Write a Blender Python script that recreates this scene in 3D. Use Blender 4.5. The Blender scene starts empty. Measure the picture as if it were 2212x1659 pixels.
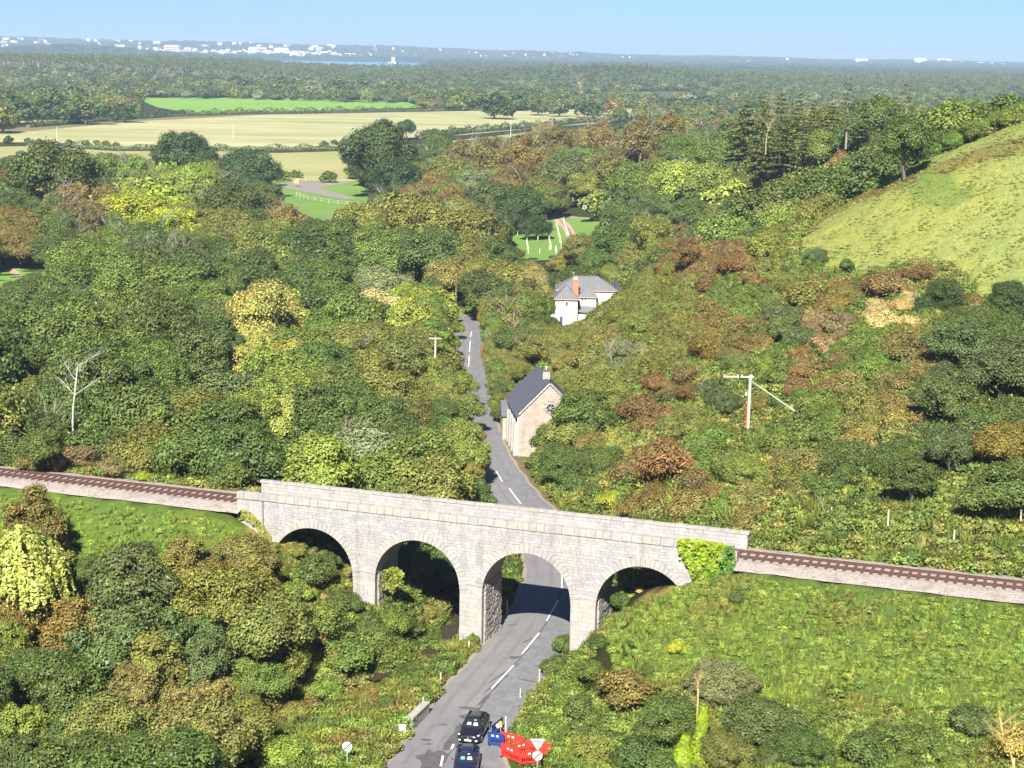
import bpy, bmesh, math, random
import numpy as np
from mathutils import Vector, Matrix
R=math.radians
rng=np.random.default_rng(7); random.seed(7)
SC=bpy.context.scene; COL=SC.collection
# ------------------------------------------------------------------ camera, sky, sun, exposure
CX,CY,F=1106.,829.5,3687.          # photo grid 2212 x 1659
PITCH,ROLL,CH=R(11.1),R(.93),50.
fw=np.array([0,math.cos(PITCH),-math.sin(PITCH)]);_r=np.array([1.,0,0]);_u=np.array([0,math.sin(PITCH),math.cos(PITCH)])
rt=math.cos(ROLL)*_r+math.sin(ROLL)*_u;up=-math.sin(ROLL)*_r+math.cos(ROLL)*_u
CP=np.array([0,0,CH])
cam=bpy.data.cameras.new('camera');co=bpy.data.objects.new('camera',cam);COL.objects.link(co)
cam.sensor_width=36;cam.lens=36*F/2212;cam.clip_start=1;cam.clip_end=60000
co.matrix_world=Matrix(((rt[0],up[0],-fw[0],0),(rt[1],up[1],-fw[1],0),(rt[2],up[2],-fw[2],CH),(0,0,0,1)))
SC.camera=co
SUN_EL,SUN_SIDE=R(41),R(9.5)         # sun behind the camera, slightly to its left
w=bpy.data.worlds.new('World');SC.world=w;w.use_nodes=True
nt=w.node_tree;sky=nt.nodes.new('ShaderNodeTexSky');sky.sky_type='NISHITA';sky.sun_disc=False
sky.sun_elevation=SUN_EL;sky.sun_rotation=R(180)+SUN_SIDE;sky.air_density=.6;sky.dust_density=.3;sky.ozone_density=10;sky.altitude=60
bg=nt.nodes['Background'];bg.inputs[1].default_value=.055;nt.links.new(sky.outputs[0],bg.inputs[0])
sl=bpy.data.lights.new('sun','SUN');sl.energy=5.;sl.angle=R(.5);sl.color=(1,.965,.905)
so=bpy.data.objects.new('sun',sl);COL.objects.link(so)
sd=Vector((math.sin(SUN_SIDE)*math.cos(SUN_EL),math.cos(SUN_SIDE)*math.cos(SUN_EL),-math.sin(SUN_EL)))
so.rotation_euler=sd.to_track_quat('-Z','Y').to_euler();so.location=(-30,-100,150)
vs=SC.view_settings;vs.view_transform='Standard';vs.look='None';vs.gamma=1;vs.exposure=1.2
SC.cycles.max_bounces=6;SC.cycles.diffuse_bounces=3;SC.cycles.transmission_bounces=3;SC.cycles.transparent_max_bounces=4
SC.cycles.volume_bounces=0
HAZE=1.05e-4
# ------------------------------------------------------------------ projection helpers (pixel of the photo <-> place in the world)
def ray(u,v):
    d=fw*F+rt*(u-CX)+up*(CY-v);return d/np.linalg.norm(d)
def at(u,v,z=0.):
    d=ray(u,v);return CP+d*((z-CH)/d[2])
def aty(u,v,y):
    d=ray(u,v);return CP+d*(y/d[1])
def proj(x,y,z):
    q0,q1,q2=x,y,z-CH
    wv=q1*fw[1]+q2*fw[2]
    return CX+F*(q0*rt[0]+q1*rt[1]+q2*rt[2])/wv, CY-F*(q0*up[0]+q1*up[1]+q2*up[2])/wv
def inpoly(u,v,poly):
    u=np.asarray(u,float);v=np.asarray(v,float);c=np.zeros(u.shape,bool);n=len(poly)
    for i in range(n):
        x1,y1=poly[i];x2,y2=poly[(i+1)%n]
        if y1==y2: continue
        c^=((y1>v)!=(y2>v))&(u<(x2-x1)*(v-y1)/(y2-y1)+x1)
    return c
def smooth(a,b,x):
    t=np.clip((x-a)/(b-a),0,1);return t*t*(3-2*t)
def polydist(x,y,pl):
    x=np.asarray(x,float);y=np.asarray(y,float);best=np.full(x.shape,1e9)
    for (ax,ay),(bx,by) in zip(pl[:-1],pl[1:]):
        dx,dy=bx-ax,by-ay;t=np.clip(((x-ax)*dx+(y-ay)*dy)/(dx*dx+dy*dy),0,1)
        best=np.minimum(best,np.hypot(x-ax-t*dx,y-ay-t*dy))
    return best
# ------------------------------------------------------------------ terrain height
ROAD=[(-9.5,88),(-7.6,97),(-6.1,105),(-4.9,113.2),(-3.7,118.2),(-2.1,125.5),(-.4,131.6),(1.9,139.6),(3.9,148.4),(4.9,156),(5.1,163),(4.5,171),(3.0,178.5),(1.0,186),(-.4,192.5),(-2.0,201),(-3.3,210),(-4.5,222),(-5.8,237),(-6.5,251),(-6.9,266),(-7.1,279),(-7.6,293),(-9.2,311),(-12,321),(-18,331),(-27,339),(-38,346)]
AXK=.345;CA=1/math.hypot(1,AXK);SA=AXK*CA
def vd(s,t,z=0.):   # viaduct frame: s along the near face, t towards the back
    return (s*CA+t*SA,138.-s*SA+t*CA,z)
RT=2.45             # track centre behind the near face
def trk(s): return vd(s,RT)[:2]
CTRL=[(0,0,47),(0,40,24),(0,60,11),(0,80,2),(-60,0,42),(60,0,46),(-60,60,9),(60,60,15),(0,95,0),(-60,90,-1),(60,90,8),(120,60,25),(-120,60,8),
(-9,88,0),(-5,113,0),(-2,125,0),(2,140,0),(5,160,0),(1,186,0),(-5,225,0),(-7,270,0),(-9,312,0),
(-20,112,-1),(-30,115,-2),(-60,120,-2),(-90,130,-1),(-12,135,-.6),(-9,150,-1.2),(-15,165,-1),(-16,128,-1.5),(-40,135,-1),(-40,180,2),(-80,190,3),(-30,200,0),(-100,200,3),(-20,250,0),(-60,250,0),(-120,260,0),
(-60,350,0),(-130,400,0),(-200,400,0),(0,400,0),(0,450,0),(10,480,0),(20,520,0),(-80,500,0),(-150,600,0),(0,650,0),(60,650,5),(-200,250,1),(-200,150,4),
(11,113,.5),(20,112,1.5),(33,112,4),(45,112,6.5),(60,118,9),(10,127,.6),(17,124,2.2),(26,122,4.2),(15,105,.7),(30,104,2.5),(48,100,5),
(42,137,10),(30,142,9.3),(20,147,6.5),(14,150,3.5),(11,165,2),(9,185,2),(60,140,14),(80,140,20),(6,205,0),(5,222,.3),
(19.4,175,7.5),(32,165,10.2),(27,190,6.6),(39,190,14),(11.6,215,6),(23.3,215,10),(50.6,165,15.2),(36.8,140,10.5),(60,215,19.5),(66,213,20.5),(47.5,235,19.7),(41.5,250,19.7),(26.8,250,13.9),
(8.8,300,.2),(6,300,0),(10,308,0),(13,302,1.2),(10,288,1.2),(17.5,290,7.8),(23,290,11),(30.8,290,14.6),(46.8,285,18.9),(58.4,275,29.5),(64.9,272,33.5),(70.9,268,37.1),(77,262,40.2),(8,313,0),(14,318,0),(12,312,0),(17,314,1.5),(20,325,.5),(4,335,0),
(20,340,0),(34,332,4),(50,325,9),(62,318,17),(74,312,24),(90,306,31),(110,240,52),(115,300,42),(150,250,58),(90,215,32),(100,180,30),(90,260,44),
(60,400,7),(105,420,25),(96,500,22),(74,520,17),(46,600,9),(120,600,15),(180,500,26),(30,450,0),(45,480,2),(180,400,36),(30,400,1),(75,360,14),(150,700,5),(0,800,0),(200,800,2),(-300,300,2),(-300,600,0),(300,300,60),(300,500,35),(-350,800,0),(350,800,3)]
_c=np.array(CTRL,float)
def _tp(r2): return np.where(r2>1e-9,r2*np.log(r2+1e-12)*.5,0.)
def _phi(x,y): return _tp((x[...,None]-_c[:,0])**2+(y[...,None]-_c[:,1])**2)
_n=len(_c);_A=np.zeros((_n+3,_n+3));_A[:_n,:_n]=_phi(_c[:,0],_c[:,1])+np.eye(_n)*4.
_A[:_n,_n]=1;_A[:_n,_n+1]=_c[:,0];_A[:_n,_n+2]=_c[:,1];_A[_n:,:_n]=_A[:_n,_n:].T
_w=np.linalg.solve(_A,np.r_[_c[:,2],0,0,0])
def farz(x,y):
    z=14*smooth(1700,2500,y)*smooth(-250,-700,x)*(1-smooth(3300,4300,y))
    z=z+16*np.exp(-(((x-150)/170.)**2+((y-2750)/260.)**2))
    an=x/np.maximum(y,1.);win=smooth(-.15,-.135,an)*(1-smooth(-.06,-.048,an));z=z-24*smooth(3900,4900,y)*win*(1-smooth(7750,7950,y))
    z=z+34*np.exp(-(((x+1510)/330.)**2+((y-5900)/300.)**2))
    # the far shore with its hills
    z=z+2*smooth(7750,7950,y)
    kx=np.array([-4000,-2900,-2300,-1700,-1450,-1100,-820,-560,-270,120,520,940,1340,1880,3000,5000.]);kz=np.array([60,57,51,47,48,41,41,37,33,25,18,14,12,8,6,5.])
    h=np.interp(x,kx,kz)+3*np.sin(x/170.)+2*np.sin(x/61.+1)
    z=z+h*smooth(8300,9700,y)
    return z
WID=[(-200,600),(200,600)]
def gz(x,y,emb=True):
    x=np.asarray(x,float);y=np.asarray(y,float);sh=x.shape;x=x.ravel();y=y.ravel()
    z=np.zeros(x.shape)
    nearw=(1-smooth(620,860,y))*(1-smooth(260,420,np.abs(x)))
    m=nearw>0
    if m.any():
        xx,yy=x[m],y[m];o=np.empty(len(xx))
        for i in range(0,len(xx),20000):
            s_=slice(i,i+20000);o[s_]=_phi(xx[s_],yy[s_])@_w[:_n]+_w[_n]+_w[_n+1]*xx[s_]+_w[_n+2]*yy[s_]
        z[m]=np.clip(o,-4,70)
    fz=farz(x,y);side=np.where(x>0,30*smooth(150,500,x)*(1-smooth(600,1000,y)),0)
    z=z*nearw+(fz+side)*(1-nearw)
    if emb:
        s=(x*CA-(y-138.)*SA);t=(x*SA+(y-138.)*CA)-RT
        # left embankment, right embankment: level crest and banks
        tl=np.abs(t)
        dl=np.hypot(np.maximum(s+29.5,0),tl);dr=np.hypot(np.maximum(21.5-s,0),tl)
        bank=lambda d:9.62-np.maximum(d-3.1,0)*.55
        z=np.maximum(z,bank(dl));z=np.maximum(z,bank(dr))
        nearT=(tl<3.1)&((s<-25.3)|(s>19.3))
        z=np.where(nearT,9.62,z)
        # cutting side of the hill above the track on the right
        z=np.where((s>19.3)&(t>0)&(t<9),np.minimum(z,9.62+np.maximum(t-3.1,0)*.45),z)
        # stream under the second arch
        sd_=polydist(x,y,STREAM);z=z-2.0*(1-smooth(1.2,4.5,sd_))*((y>120)&(y<172))
    rd=polydist(x,y,ROAD);k=1-smooth(4.0,9.0,rd);k=k*((y<380))
    z=z*(1-k)+0.*k
    return z.reshape(sh)
STREAM=[(-22,122),(-16,130),(-8,136.5),(-5.6,142.5),(-5.2,150),(-9,160),(-14,172)]
def gz1(x,y): return float(gz(np.array([x]),np.array([y]))[0])
# ------------------------------------------------------------------ materials
def srgb(r,g,b,k=1.):
    f=lambda c:(c/12.92 if c<=.04045 else ((c+.055)/1.055)**2.4)
    return (f(r/255)*k,f(g/255)*k,f(b/255)*k)
MATS={}
class N:
    def __init__(s,name):
        s.m=bpy.data.materials.new(name);s.m.use_nodes=True;s.t=s.m.node_tree;s.b=s.t.nodes['Principled BSDF'];s.out=s.t.nodes['Material Output']
        s.b.inputs['Roughness'].default_value=.85;s.b.inputs['Specular IOR Level'].default_value=.3
    def n(s,ty,**kw):
        x=s.t.nodes.new('ShaderNode'+ty)
        for k,v in kw.items(): setattr(x,k,v)
        return x
    def l(s,a,b): s.t.links.new(a,b)
    def noise(s,scale,detail=4,vec=None,rough=.55,coord='Object'):
        x=s.n('TexNoise');x.inputs['Scale'].default_value=scale;x.inputs['Detail'].default_value=detail;x.inputs['Roughness'].default_value=rough
        if vec is None: vec=s.coord(coord)
        s.l(vec,x.inputs['Vector']);return x.outputs[0]
    def coord(s,c='Object'):
        if not hasattr(s,'_tc'): s._tc=s.n('TexCoord')
        return s._tc.outputs[c]
    def mapping(s,scale=(1,1,1),rot=(0,0,0),c='Object'):
        m=s.n('Mapping');m.inputs['Scale'].default_value=scale;m.inputs['Rotation'].default_value=rot;s.l(s.coord(c),m.inputs[0]);return m.outputs[0]
    def ramp(s,fac,stops):
        r=s.n('ValToRGB');e=r.color_ramp.elements
        while len(e)<len(stops): e.new(.5)
        for q,(p,c) in zip(e,stops): q.position=p;q.color=(*c[:3],1) if not np.isscalar(c) else (c,c,c,1)
        s.l(fac,r.inputs[0]);return r.outputs[0]
    def mix(s,fac,a,b,mode='MIX'):
        m=s.n('Mix',data_type='RGBA',blend_type=mode)
        for sock,v in ((m.inputs[0],fac),(m.inputs[6],a),(m.inputs[7],b)):
            if hasattr(v,'is_output'): s.l(v,sock)
            elif np.isscalar(v): sock.default_value=v
            else: sock.default_value=(*v[:3],1)
        return m.outputs[2]
    def math(s,op,a,b=0.):
        m=s.n('Math',operation=op)
        for sock,v in ((m.inputs[0],a),(m.inputs[1],b)):
            if hasattr(v,'is_output'): s.l(v,sock)
            else: sock.default_value=v
        return m.outputs[0]
    def bump(s,h,strength=.5,dist=.1):
        b=s.n('Bump');b.inputs['Strength'].default_value=strength;b.inputs['Distance'].default_value=dist;s.l(h,b.inputs['Height']);s.l(b.outputs[0],s.b.inputs['Normal'])
    def col(s,c):
        if hasattr(c,'is_output'): s.l(c,s.b.inputs['Base Color'])
        else: s.b.inputs['Base Color'].default_value=(*c[:3],1)
    def set(s,**k):
        for a,v in k.items(): s.b.inputs[a.replace('_',' ')].default_value=v
def simple(name,c,rough=.7,metal=0.,var=.12,scale=3.,spec=.3):
    n=N(name);a=n.noise(scale,5);n.col(n.mix(a,tuple(x*(1-var*1.6) for x in c),tuple(min(1,x*(1+var*1.6)) for x in c)))
    n.set(Roughness=rough,Metallic=metal);n.b.inputs['Specular IOR Level'].default_value=spec
    MATS[name]=n.m;return n.m
def leafmat(name,trans=.06,spec=.25,rough=.5,fixed=None,vary=1.,hue=.45):
    n=N(name)
    if fixed is None:
        at_=n.n('Attribute',attribute_type='INSTANCER',attribute_name='tint');c=at_.outputs['Color']
    else:
        rr=n.n('RGB');rr.outputs[0].default_value=(*fixed,1);c=rr.outputs[0]
    lv=n.n('Attribute',attribute_type='GEOMETRY',attribute_name='lv')
    hsv=n.n('HueSaturation');n.l(c,hsv.inputs['Color'])
    n.l(n.math('ADD',n.math('MULTIPLY',lv.outputs['Fac'],vary),1-vary*.45),hsv.inputs['Value'])
    lh=n.n('Attribute',attribute_type='GEOMETRY',attribute_name='lh')
    n.l(n.math('ADD',n.math('MULTIPLY',lh.outputs['Fac'],.05),.475),hsv.inputs['Hue'])
    gp=n.n('NewGeometry').outputs['Position'];pn=n.noise(.33,3,gp,.6);pn2=n.noise(1.3,2,gp,.6)
    hs=n.mix(n.ramp(pn,[(.42,0),(.62,.55)]),hsv.outputs[0],n.mix(1.,hsv.outputs[0],(1.16,1.02,.86),'MULTIPLY'))
    hs=n.mix(n.ramp(pn2,[(.36,.6),(.52,0)]),hs,n.mix(1.,hs,(.5,.56,.45),'MULTIPLY'))
    class _H: outputs=[hs]
    hsv=_H
    tan=n.mix(n.math('MULTIPLY',lh.outputs['Fac'],hue*.5),hsv.outputs[0],n.mix(.5,hsv.outputs[0],(.22,.2,.06)))
    n.col(tan);n.set(Roughness=rough);n.b.inputs['Specular IOR Level'].default_value=spec
    tr=n.n('BsdfTranslucent');br=n.mix(1.,tan,(1.25,1.35,.6),'MULTIPLY');n.l(br,tr.inputs[0])
    ms=n.n('MixShader');ms.inputs[0].default_value=trans;n.l(n.b.outputs[0],ms.inputs[1]);n.l(tr.outputs[0],ms.inputs[2]);n.l(ms.outputs[0],n.out.inputs[0])
    MATS[name]=n.m;return n.m
LEAF=leafmat('leaves');NEEDLE=leafmat('needles',.08,.2,.6)
def barkmat(name,c,var=.3):
    n=N(name);a=n.noise(1,5,n.mapping((3,3,.8)));n.col(n.mix(a,tuple(x*(1-var) for x in c),tuple(x*(1+var) for x in c)));n.bump(n.noise(6,4),.6,.05);MATS[name]=n.m;return n.m
BARK=barkmat('bark',(.13,.115,.085));PALEBARK=barkmat('pale_bark',(.5,.46,.37),.2);DRYTWIG=barkmat('dry_twig',(.33,.28,.17),.25);GREYBARK=barkmat('grey_bark',(.26,.23,.18),.25)
ORANGEBARK=barkmat('straw_twig',(.5,.37,.14),.25)
# ------------------------------------------------------------------ mesh helpers
class MB:
    def __init__(s): s.v=[];s.f=[];s.mi=[]
    def box(s,c,d,rz=0.,m=0,taper=1.,rx=0.):
        cx,cy,cz=c;hx,hy,hz=d[0]/2,d[1]/2,d[2]/2;b=len(s.v);cr,sr=math.cos(rz),math.sin(rz)
        for z,k in ((-hz,1.),(hz,taper)):
            for x,y in ((-hx,-hy),(hx,-hy),(hx,hy),(-hx,hy)):
                x*=k;y*=k;s.v.append((cx+x*cr-y*sr,cy+x*sr+y*cr,cz+z))
        for q in ((0,3,2,1),(4,5,6,7),(0,1,5,4),(1,2,6,5),(2,3,7,6),(3,0,4,7)): s.f.append(tuple(b+i for i in q));s.mi.append(m)
        return s
    def tube(s,p0,p1,r0,r1=None,n=6,m=0,cap=True):
        r1=r0 if r1 is None else r1;p0=Vector(p0);p1=Vector(p1);d=(p1-p0)
        if d.length<1e-6: return s
        q=d.to_track_quat('Z','Y');b=len(s.v)
        for p,r_ in ((p0,r0),(p1,r1)):
            for i in range(n):
                a=2*math.pi*i/n;s.v.append(tuple(p+q@Vector((r_*math.cos(a),r_*math.sin(a),0))))
        for i in range(n): s.f.append((b+i,b+(i+1)%n,b+n+(i+1)%n,b+n+i));s.mi.append(m)
        if cap: s.f.append(tuple(b+n+i for i in range(n)));s.mi.append(m);s.f.append(tuple(b+i for i in reversed(range(n))));s.mi.append(m)
        return s
    def path(s,pts,r,n=6,m=0):
        for a,b in zip(pts[:-1],pts[1:]): s.tube(a,b,r,r,n,m)
        return s
    def poly(s,pts,m=0):
        b=len(s.v);s.v+= [tuple(p) for p in pts];s.f.append(tuple(range(b,b+len(pts))));s.mi.append(m);return s
    def prism(s,poly,z0,z1,m=0):
        b=len(s.v);n=len(poly)
        for z in (z0,z1):
            for p in poly: s.v.append((p[0],p[1],z))
        s.f.append(tuple(b+i for i in reversed(range(n))));s.f.append(tuple(b+n+i for i in range(n)));s.mi+=[m,m]
        for i in range(n): s.f.append((b+i,b+(i+1)%n,b+n+(i+1)%n,b+n+i));s.mi.append(m)
        return s
    def mesh(s,name,mats):
        used=sorted({i for f in s.f for i in f})
        if len(used)<len(s.v): mp={j:k for k,j in enumerate(used)};s.v=[s.v[j] for j in used];s.f=[tuple(mp[i] for i in f) for f in s.f]
        me=bpy.data.meshes.new(name);me.from_pydata([tuple(map(float,p)) for p in s.v],[],s.f)
        if not isinstance(mats,(list,tuple)): mats=[mats]
        for m in mats: me.materials.append(m)
        if len(mats)>1: me.polygons.foreach_set('material_index',s.mi)
        me.update();return me
    def build(s,name,mats,parent=None): return link(name,s.mesh(name,mats),parent)
def link(name,data,parent=None,loc=None,rz=None):
    o=bpy.data.objects.new(name,data);COL.objects.link(o)
    if parent is not None: o.parent=parent
    if loc is not None: o.location=loc
    if rz is not None: o.rotation_euler=(0,0,rz)
    return o
def tag(o,label=None,cat=None,group=None,kind=None):
    if label: o['label']=label
    if cat: o['category']=cat
    if group: o['group']=group
    if kind: o['kind']=kind
    return o
def thing(name,label,cat,loc=(0,0,0),rz=0.,group=None):
    o=bpy.data.objects.new(name,None);COL.objects.link(o);o.location=loc;o.rotation_euler=(0,0,rz);o.empty_display_size=.3
    return tag(o,label,cat,group)
def npmesh(name,V,Fq,mat,attrs=None,tri=False,smooth_=False):
    k=Fq.shape[1];me=bpy.data.meshes.new(name);me.vertices.add(len(V));me.vertices.foreach_set('co',np.asarray(V,np.float32).ravel())
    me.loops.add(Fq.size);me.loops.foreach_set('vertex_index',Fq.astype(np.int32).ravel())
    me.polygons.add(len(Fq));me.polygons.foreach_set('loop_start',np.arange(0,Fq.size,k,dtype=np.int32))
    for m in (mat if isinstance(mat,(list,tuple)) else [mat]): me.materials.append(m)
    for a,(dom,val) in (attrs or {}).items():
        if val.ndim==1: at_=me.attributes.new(a,'FLOAT',dom);at_.data.foreach_set('value',val.astype(np.float32))
        else:
            at_=me.attributes.new(a,'FLOAT_COLOR',dom);at_.data.foreach_set('color',np.c_[val,np.ones(len(val))].astype(np.float32).ravel())
    me.update();me.validate()
    if smooth_: me.polygons.foreach_set('use_smooth',[True]*len(Fq))
    return me
def quads(P,Nn,size,asp=1.4,rs=None):
    """leaf blades: one quad per point with given normals"""
    rs=rs or rng;n=len(P);a=rs.normal(size=(n,3));a-=Nn*(a*Nn).sum(1)[:,None];a/=np.linalg.norm(a,axis=1)[:,None]+1e-9
    b=np.cross(Nn,a);s_=(size*rs.uniform(.6,1.35,n))[:,None];l=a*s_*asp*.5;w_=b*s_*.5
    V=np.empty((n,4,3));V[:,0]=P-l;V[:,1]=P+w_*.9-l*.1;V[:,2]=P+l;V[:,3]=P-w_*.9-l*.1
    V[:,1]+=Nn*s_*.18;V[:,3]+=Nn*s_*.18
    Fq=np.arange(n*4).reshape(n,4);return V.reshape(-1,3),Fq
def unit(a): return a/(np.linalg.norm(a,axis=-1,keepdims=True)+1e-9)
# ------------------------------------------------------------------ tree prototypes
def lobes_mesh(name,cent,rad,n,leaf,mat,seed,flat=.85,asp=1.4,updir=.35,jit=.12,inner=.12):
    rs=np.random.default_rng(seed);L=len(cent);wgt=rad**2;wgt/=wgt.sum();idx=rs.choice(L,int(n*2.2),p=wgt)
    d=unit(rs.normal(size=(len(idx),3)));cc=cent.mean(0);outw=unit(cent[idx]-cc*np.array([1,1,.8]));d=unit(d+outw*.55+np.array([0,0,.2]))
    rr=rad[idx]*(1+rs.normal(0,jit,len(idx)))*np.where(rs.random(len(idx))<inner,rs.uniform(.3,.9,len(idx)),1)
    P=cent[idx]+d*rr[:,None]*np.array([1,1,flat])
    keep=np.ones(len(P),bool)
    for k in range(L):
        q=np.linalg.norm((P-cent[k])/np.array([1,1,flat]),axis=1);keep&=~((q<rad[k]*.72)&(idx!=k)&(rs.random(len(P))<.9))
    P=P[keep];d=d[keep];ii=idx[keep];P=P[:n];d=d[:n];ii=ii[:n]
    Nn=unit(d+np.array([0,0,updir])+rs.normal(0,.5,P.shape))
    V,Fq=quads(P,Nn,leaf,asp,rs)
    lobv=rs.random(L);lv=np.clip(rs.random(len(P))*.6+lobv[ii]*.4,0,1);lh=np.clip(rs.random(len(P))*.5+rs.random(L)[ii]*.5,0,1)
    return npmesh(name,V,Fq,mat,{'lv':('FACE',lv),'lh':('FACE',lh)})
def dome(seed,n=26,rx=4.4,h=9.5,base=2.6,rl=(1.1,1.9),irregular=.25):
    rs=np.random.default_rng(seed);d=unit(rs.normal(size=(n,3)));d[:,2]=np.abs(d[:,2])*1.1-.35;d=unit(d)
    k=rs.uniform(.62,1,n);ir=1+irregular*np.sin(np.arctan2(d[:,1],d[:,0])*2+seed)
    cz=base+(h-base)*.45;c=np.stack([d[:,0]*rx*.72*k*ir,d[:,1]*rx*.72*k*ir,cz+d[:,2]*(h-base)*.42*k],1)
    r_=rs.uniform(*rl,n);c=np.vstack([c,[[0,0,cz]]]);r_=np.r_[r_,rx*.52];return c,r_
def limbs(seed,h,spread,r0=.26,n=9,bark=None,name='trunk',twig=0,fork=.35,base=0.,lean=0.,upw=.75):
    rs=random.Random(seed);mb=MB()
    def grow(p,d,r_,L,lev):
        seg=4 if lev==0 else 3
        for i in range(seg):
            d=(d+Vector((rs.gauss(0,.11),rs.gauss(0,.11),rs.gauss(0,.05)+.03))).normalized()
            q=p+d*(L/seg);r2=r_*(.86 if lev==0 else .78);mb.tube(p,q,r_,r2,6 if lev==0 else 5 if lev==1 else 3,0,False)
            p=q;r_=r2
            if lev==0 and i>=1:
                for _ in range(n//3):
                    a=rs.uniform(0,6.28);dd=Vector((math.cos(a)*spread,math.sin(a)*spread,upw)).normalized();grow(p.copy(),dd,r_*.55,h*rs.uniform(.28,.42),1)
            elif lev==1 and twig and i>=0:
                for _ in range(twig):
                    dd=(d+Vector((rs.gauss(0,.55),rs.gauss(0,.55),rs.gauss(.1,.35)))).normalized();grow(p.copy(),dd,r_*.5,L*rs.uniform(.3,.55),2)
            elif lev==2 and twig>1 and i==1 :
                for _ in range(2):
                    dd=(d+Vector((rs.gauss(0,.6),rs.gauss(0,.6),rs.gauss(.1,.4)))).normalized();grow(p.copy(),dd,r_*.6,L*.5,3)
    grow(Vector((0,0,-.5)),Vector((lean,0,1)).normalized(),r0,h*.8,0)
    return mb.mesh(name,bark or BARK)
PROTO={}
def mk(kind,crown,trunk,H,Rr,cz): PROTO.setdefault(kind,[]).append(dict(crown=crown,trunk=trunk,H=H,R=Rr,cz=cz))
for i in range(4):     # broad rounded crowns
    c,r_=dome(10+i,30+4*i,4.9,10,.9,(.8,1.5),.35);mk('round',lobes_mesh('crown',c,r_,21000,.225,LEAF,i,jit=.22,inner=.15),limbs(i,7,.8,.3),10.2,4.6,5.6)
for i in range(3):     # taller looser crowns
    c,r_=dome(30+i,44,3.5,11.5,.9,(.6,1.1),.3);mk('tall',lobes_mesh('crown',c,r_,17000,.21,LEAF,i+40,flat=.9,jit=.28,inner=.2),limbs(i+20,9,.6,.24),11.8,3.6,6.8)
for i in range(3):     # low shrubs down to the ground
    c,r_=dome(50+i,26,2.0,3.0,.1,(.35,.75),.25);mk('shrub',lobes_mesh('crown',c,r_,7500,.145,LEAF,i+60,jit=.3,inner=.2),limbs(i+40,1.8,.9,.09,6),3.1,2.1,1.6)
for i in range(3):     # thin brown-leaved, branches show
    c,r_=dome(70+i,34,3.9,10,1.2,(.6,1.1),.3);mk('thin',lobes_mesh('crown',c,r_,9500,.2,LEAF,i+80,jit=.3,inner=.3),limbs(i+60,9.6,.7,.24,12,GREYBARK,twig=2),10.4,4.0,6.3)
for i in range(2):     # thin hawthorn-like shrubs with visible twigs
    c,r_=dome(90+i,24,2.3,3.6,.3,(.4,.8),.25);mk('thorn',lobes_mesh('crown',c,r_,6200,.145,LEAF,i+90,jit=.34,inner=.3),limbs(i+80,3.4,.95,.1,9,DRYTWIG,twig=2),3.8,2.4,2.1)
for i in range(3):     # wide uneven thicket, foliage to the ground
    c,r_=dome(130+i,64,4.7,6.4,-.2,(.45,1.05),.45);mk('mass',lobes_mesh('crown',c,r_,30000,.15,LEAF,i+130,jit=.3,inner=.2),limbs(i+90,3.5,.95,.18,8),6.6,4.7,3.2)
def willow(seed):
    rs=np.random.default_rng(seed);c,r_=dome(seed,22,3.8,9,3.2,(.9,1.4),.2);n=9000;P=[];Nn=[]
    idx=rs.integers(0,len(c),n//9)
    for k in idx:
        d=unit(rs.normal(size=3));d[2]=abs(d[2])*.6;d=unit(d);p=c[k]+d*r_[k]
        for j in range(9):
            P.append(p+np.array([d[0]*.12*j*.5,d[1]*.12*j*.5,-.24*j])+rs.normal(0,.05,3));Nn.append(unit(np.array([d[0],d[1],.5])+rs.normal(0,.4,3)))
    V,Fq=quads(np.array(P),np.array(Nn),.22,1.9,rs);m=len(P)
    return npmesh('crown',V,Fq,LEAF,{'lv':('FACE',rs.random(m)),'lh':('FACE',rs.random(m))})
mk('weep',willow(5),limbs(99,7,.8,.3),9.8,4.2,5.8)
def conifer(seed,H=14.,Rb=3.6,layers=13,bare=.3,dens=1.):
    rs=np.random.default_rng(seed);P=[];mb=MB();mb.tube((0,0,-.5),(0,0,H*.55),.24,.15,7);mb.tube((0,0,H*.55),(.1,0,H),.15,.03,6)
    for k in range(layers):
        t=k/(layers-1);z=H*(bare+(1-bare)*t*.97);rr=Rb*(1-t)**.75*rs.uniform(.7,1.15)+.35;nb=int(7-2*t)
        for j in range(nb):
            a=rs.uniform(0,6.28);L=rr*rs.uniform(.6,1.1);ex,ey=math.cos(a)*L,math.sin(a)*L
            mb.tube((0,0,z),(ex,ey,z-.06*L+rs.uniform(-.2,.2)),.055,.015,3,0,False)
            m=int(26*L*dens);tt=rs.uniform(.2,1.03,m);w_=.34*(1.15-tt)+.16
            P.append(np.stack([ex*tt+rs.normal(0,1,m)*w_*.9,ey*tt+rs.normal(0,1,m)*w_*.9,z-.06*L*tt+rs.normal(0,.1,m)],1))
    P=np.vstack(P);Nn=unit(np.array([0,0,1.])+rs.normal(0,.4,P.shape));V,Fq=quads(P,Nn,.3,1.7,rs);m=len(P)
    return npmesh('crown',V,Fq,NEEDLE,{'lv':('FACE',rs.random(m)),'lh':('FACE',rs.random(m)*.4)}),mb.mesh('trunk',GREYBARK)
for i,(bare,Rb) in enumerate(((.1,4.2),(.16,3.6),(.22,4.1))):
    c_,t_=conifer(i+5,14.5,Rb*1.15,14,bare,1.3);mk('conifer',c_,t_,14.5,3.6,8.)
for i in range(2):
    c_,t_=conifer(i+25,14.5,3.2,10,.35,.35);mk('sparsecon',c_,t_,14.5,3.2,8.)
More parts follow.
